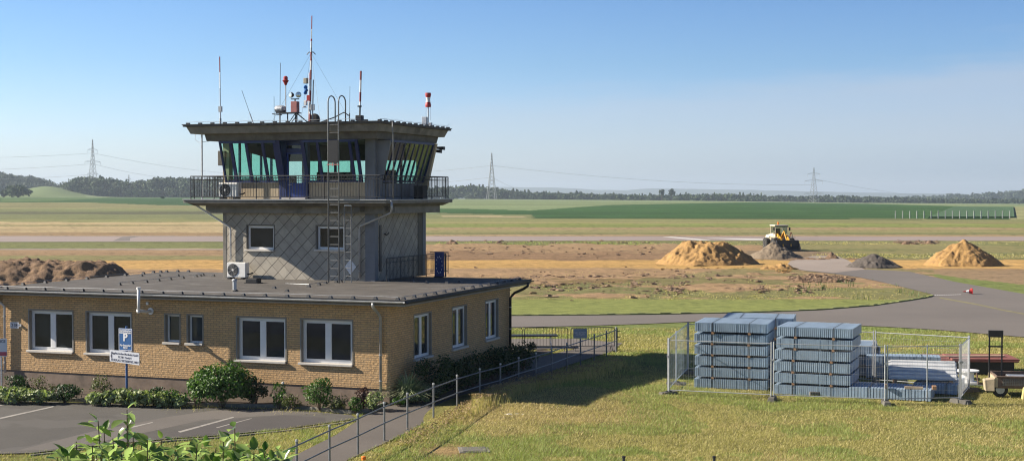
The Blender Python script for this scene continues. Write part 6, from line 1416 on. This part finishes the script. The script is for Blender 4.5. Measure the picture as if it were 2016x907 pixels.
for (x, y, z, f_, a) in leafP:
    ln = rr.uniform(.075, .125)*(.55+.6*min(1, f_*4+.25)); a2 = a; tilt = rr.uniform(-.9, .7) if f_ > .03 else rr.uniform(.2, 1.2)
    d = Vector((math.cos(a2)*math.cos(tilt), math.sin(a2)*math.cos(tilt), math.sin(tilt))); s = d.cross(Vector((rr.uniform(-.3,.3),rr.uniform(-.3,.3),1))).normalized(); n_ = s.cross(d).normalized()
    b = Vector((x, y, z))-Vector((-2.25,8.3,0)); wd = ln*rr.uniform(.26, .34); fo = ln*.12
    pr = [(0,0),(.18,.75),(.42,1.0),(.7,.72),(1,0)]
    base = len(LV_); curl = rr.uniform(.0, .25)
    mid = [b+d*(ln*t+.012)-n_*(curl*ln*t*t) for t, _ in pr]
    LV_ += [tuple(m) for m in mid]
    Lp = [mid[i]+s*wd*pr[i][1]+n_*fo*pr[i][1] for i in (1,2,3)]; Rp = [mid[i]-s*wd*pr[i][1]+n_*fo*pr[i][1] for i in (1,2,3)]
    LV_ += [tuple(p) for p in Lp+Rp]
    for side, o3 in ((5, 1), (8, -1)):
        fs_ = [(0,side,1),(1,side,side+1,2),(2,side+1,side+2,3),(3,side+2,4)]
        for f in fs_: LF_.append(tuple(base+i for i in (f if o3 == 1 else reversed(f))))
mb = MB(); mb.v = LV_; mb.f = LF_; lo_ = obj('foliage', mb, M['leaf_fore'], fs, smooth=True); obj('stem', stm, simple('brown_green_stem', (.13,.09,.05), .7), fs)
# ------------------------------------------------------------------ woods
def wood(name, spec, n, mat, label, seed, size=1.5, nl=150, conif=.0, trunks=False):
    """spec: list of (px0, px1, ytop(px) pairs, Y0, Y1)"""
    rg = np.random.default_rng(seed); VV, FF = [], []; off = 0
    for (tops, Y0, Y1, cnt, hgt, wd) in spec:
        xs = [t[0] for t in tops]; ys = [t[1] for t in tops]
        for k in range(cnt):
            px = rg.uniform(xs[0], xs[-1]); Y = rg.uniform(Y0, Y1); yt = np.interp(px, xs, ys)+abs(rg.normal(0, 1.0))+(0 if rg.random() < .5 else rg.uniform(0, 5)); p = atY(px, yt, Y)
            h = hgt*rg.uniform(.75, 1.1); r = wd*rg.uniform(.7, 1.25)
            if rg.random() < conif:
                m = int(nl*.7); t = rg.random(m)**.7; a = rg.random(m)*2*PI; rd = r*.55*(t)*rg.random(m)**.4; q = np.stack([p.x+rd*np.cos(a), p.y+rd*np.sin(a), p.z+1.5-h*t], -1); pn_ = np.stack([np.cos(a), np.sin(a), a*0+.5], -1)
            else:
                q, pn_ = crown_points(nl, (p.x, p.y, p.z-h*.5), (r, r, h*.52), rg, lumps=8, lump=.42); pn_ = pn_/np.maximum(np.linalg.norm(pn_, axis=1)[:, None], .01)
            v, f = leaves(q, size, rg=rg, asp=.9, N_=pn_); VV.append(v); FF.append(f+off); off += len(v)
    o_ = npmesh(name, np.concatenate(VV), np.concatenate(FF), M[mat]); return tag(o_, label, kind='stuff') if label is None else tag(o_, label, 'wood', kind='stuff')
wood('wood', [([(128,352),(150,347),(175,346),(205,346),(225,350),(255,354),(275,353),(290,351),(320,345),(350,347),(380,349),(440,348),(520,350),(560,356)], 1400, 1520, 330, 20, 8.5), ([(128,366),(560,368)], 1390, 1410, 100, 13, 7)], 0, 'leaf_wood', None, 70, 2.3, 190)
wood('wood', [([(-120,330),(-40,334),(0,336),(20,341),(50,344),(75,347),(92,352),(105,357),(112,364)], 1640, 1800, 210, 20, 9), ([(-120,352),(0,353),(100,358),(140,363)], 1600, 1650, 60, 18, 8)], 0, 'leaf_wood2', None, 71, 2.3, 170)
wood('wood', [([(560,364),(760,364),(880,366),(900,365),(930,363),(960,366),(985,370),(1040,376),(1080,378),(1130,377),(1180,380),(1250,382),(1300,382),(1345,381),(1420,380),(1500,382)], 1640, 1800, 900, 15, 6.5), ([(560,376),(1000,377),(1500,387)], 1600, 1650, 240, 9, 6)], 0, 'leaf_wood', None, 72, 2.3, 150, conif=.12)
wood('wood', [([(1480,383),(1560,384),(1650,383),(1700,385),(1770,386),(1850,388),(1900,390),(2016,389),(2200,388)], 1650, 1830, 620, 16, 7.5)], 0, 'leaf_wood2', None, 73, 2.5, 150)
wood('wood', [([(1700,386),(1790,384),(1850,382),(1872,379),(1900,380),(1930,378),(1960,376),(1990,374),(2016,371),(2200,366)], 2700, 3000, 260, 26, 13)], 0, 'leaf_wood2', None, 74, 3.6, 150)
def tree(px, yb, yt, wpx, Y, mat, label, seed, nl=900, trunkp=.2, size=1.0, group=None):
    rg = np.random.default_rng(seed); b = atY(px, yb, Y); h = (yb-yt)/FL*Y; r = wpx/FL*Y/2; t = empty('tree', (b.x, Y, b.z), 0, label, 'tree', group); 
    q, pn_ = crown_points(nl, (0,0,h*(.5+trunkp/2)), (r, r, h*(.5-trunkp/2)), rg, lumps=12, lump=.38); v, f = leaves(q, size, rg=rg, asp=.9, N_=pn_); npmesh('crown', v, f, M[mat], t)
    mb = MB(); mb.tube([(0,0,-2),(0,0,h*.35),(.2,0,h*.7)], r*.08+.1, 6, r2=.1); 
    for k in range(4): a = k*1.6; mb.tube([(0,0,h*.3),(r*.5*math.cos(a),r*.5*math.sin(a),h*.62)], .18, 5, r2=.06)
    obj('trunk', mb, M['bark'], t)
tree(36, 388.5, 364, 66, 1050, 'leaf_wood', 'wide dark round tree alone in the field at far left', 80, 1500, .02, 1.5)
tree(8, 388.5, 372, 16, 1060, 'leaf_wood2', 'small tree at the left picture edge beside the round tree', 81, 500, .02, 1.3)
tree(142, 387, 358, 20, 1380, 'leaf_wood', 'light green tree at the left end of the left wood', 82, 600, .05, 1.6)
tree(1303, 392, 371, 14, 1540, 'leaf_wood2', 'left one of two taller trees above the middle wood', 83, 420, .35, 1.2)
tree(1322, 392, 370, 19, 1540, 'leaf_wood2', 'right and broader of two taller trees above the middle wood', 84, 520, .3, 1.2)
tree(360, 389, 381, 16, 1200, 'leaf_wood2', 'small pale bush before the left wood near the tower', 85, 300, .02, 1.2)
tree(320, 390, 387.5, 8, 900, 'leaf_wood', 'tiny dark bush in the crop field left of the tower', 86, 160, .02, .8)
tree(95, 380, 377, 20, 1300, 'leaf_wood', 'small dark hedge clump on the far left hillside', 87, 200, .02, 1.2)
# white building on the left hillside
p = atY(87, 375, 1450); hb = empty('farm_building', (p.x, 1450, p.z-1), .2, 'tiny long white building on the far left hillside', 'building'); obj('wall', MB().box(-6,6,-3,3,0,3.2), M['white_paint'], hb); obj('roof', MB().loft([(-6.3,-3.4,3.2),(6.3,-3.4,3.2),(6.3,3.4,3.2),(-6.3,3.4,3.2)], [(-6.3,-.2,4.6),(6.3,-.2,4.6),(6.3,.2,4.6),(-6.3,.2,4.6)]), M['galv'], hb)
# far blue ridges
def ridge(name, tops, Y, mat, depth=900):
    mb = MB(); n = 140; x0, x1 = tops[0][0], tops[-1][0]; r1 = []; 
    rows = []
    for k in range(n+1):
        px = x0+(x1-x0)*k/n; yt = np.interp(px, [t[0] for t in tops], [t[1] for t in tops])+.8*(mnoise.noise(Vector((px*.03, 1.3, 0)))+.5*mnoise.noise(Vector((px*.11, 5, 0)))); t_ = atY(px, yt, Y); rows.append([(t_.x, Y-depth, -55), (t_.x, Y-depth*.4, t_.z*.7-10), (t_.x, Y, t_.z), (t_.x, Y+depth, -55)])
    for r in rows: mb.v += r
    for k in range(n):
        for j in range(3): a = k*4+j; mb.f.append((a, a+4, a+5, a+1))
    return tag(obj(name, mb, mat, smooth=True), kind='structure')
hm = simple('distant_wooded_hill', (.045,.07,.04), .95, var=.3, scale=.004)
ridge('hills', [(860,376),(930,371),(980,368),(1080,369),(1130,371),(1180,374),(1230,374),(1290,371),(1420,372.5),(1560,376),(1700,379),(1850,381),(2050,384)], 8600, hm)
ridge('hills', [(-300,372),(0,373),(120,374),(260,376),(300,378),(420,379),(700,379),(900,379)], 8000, hm)
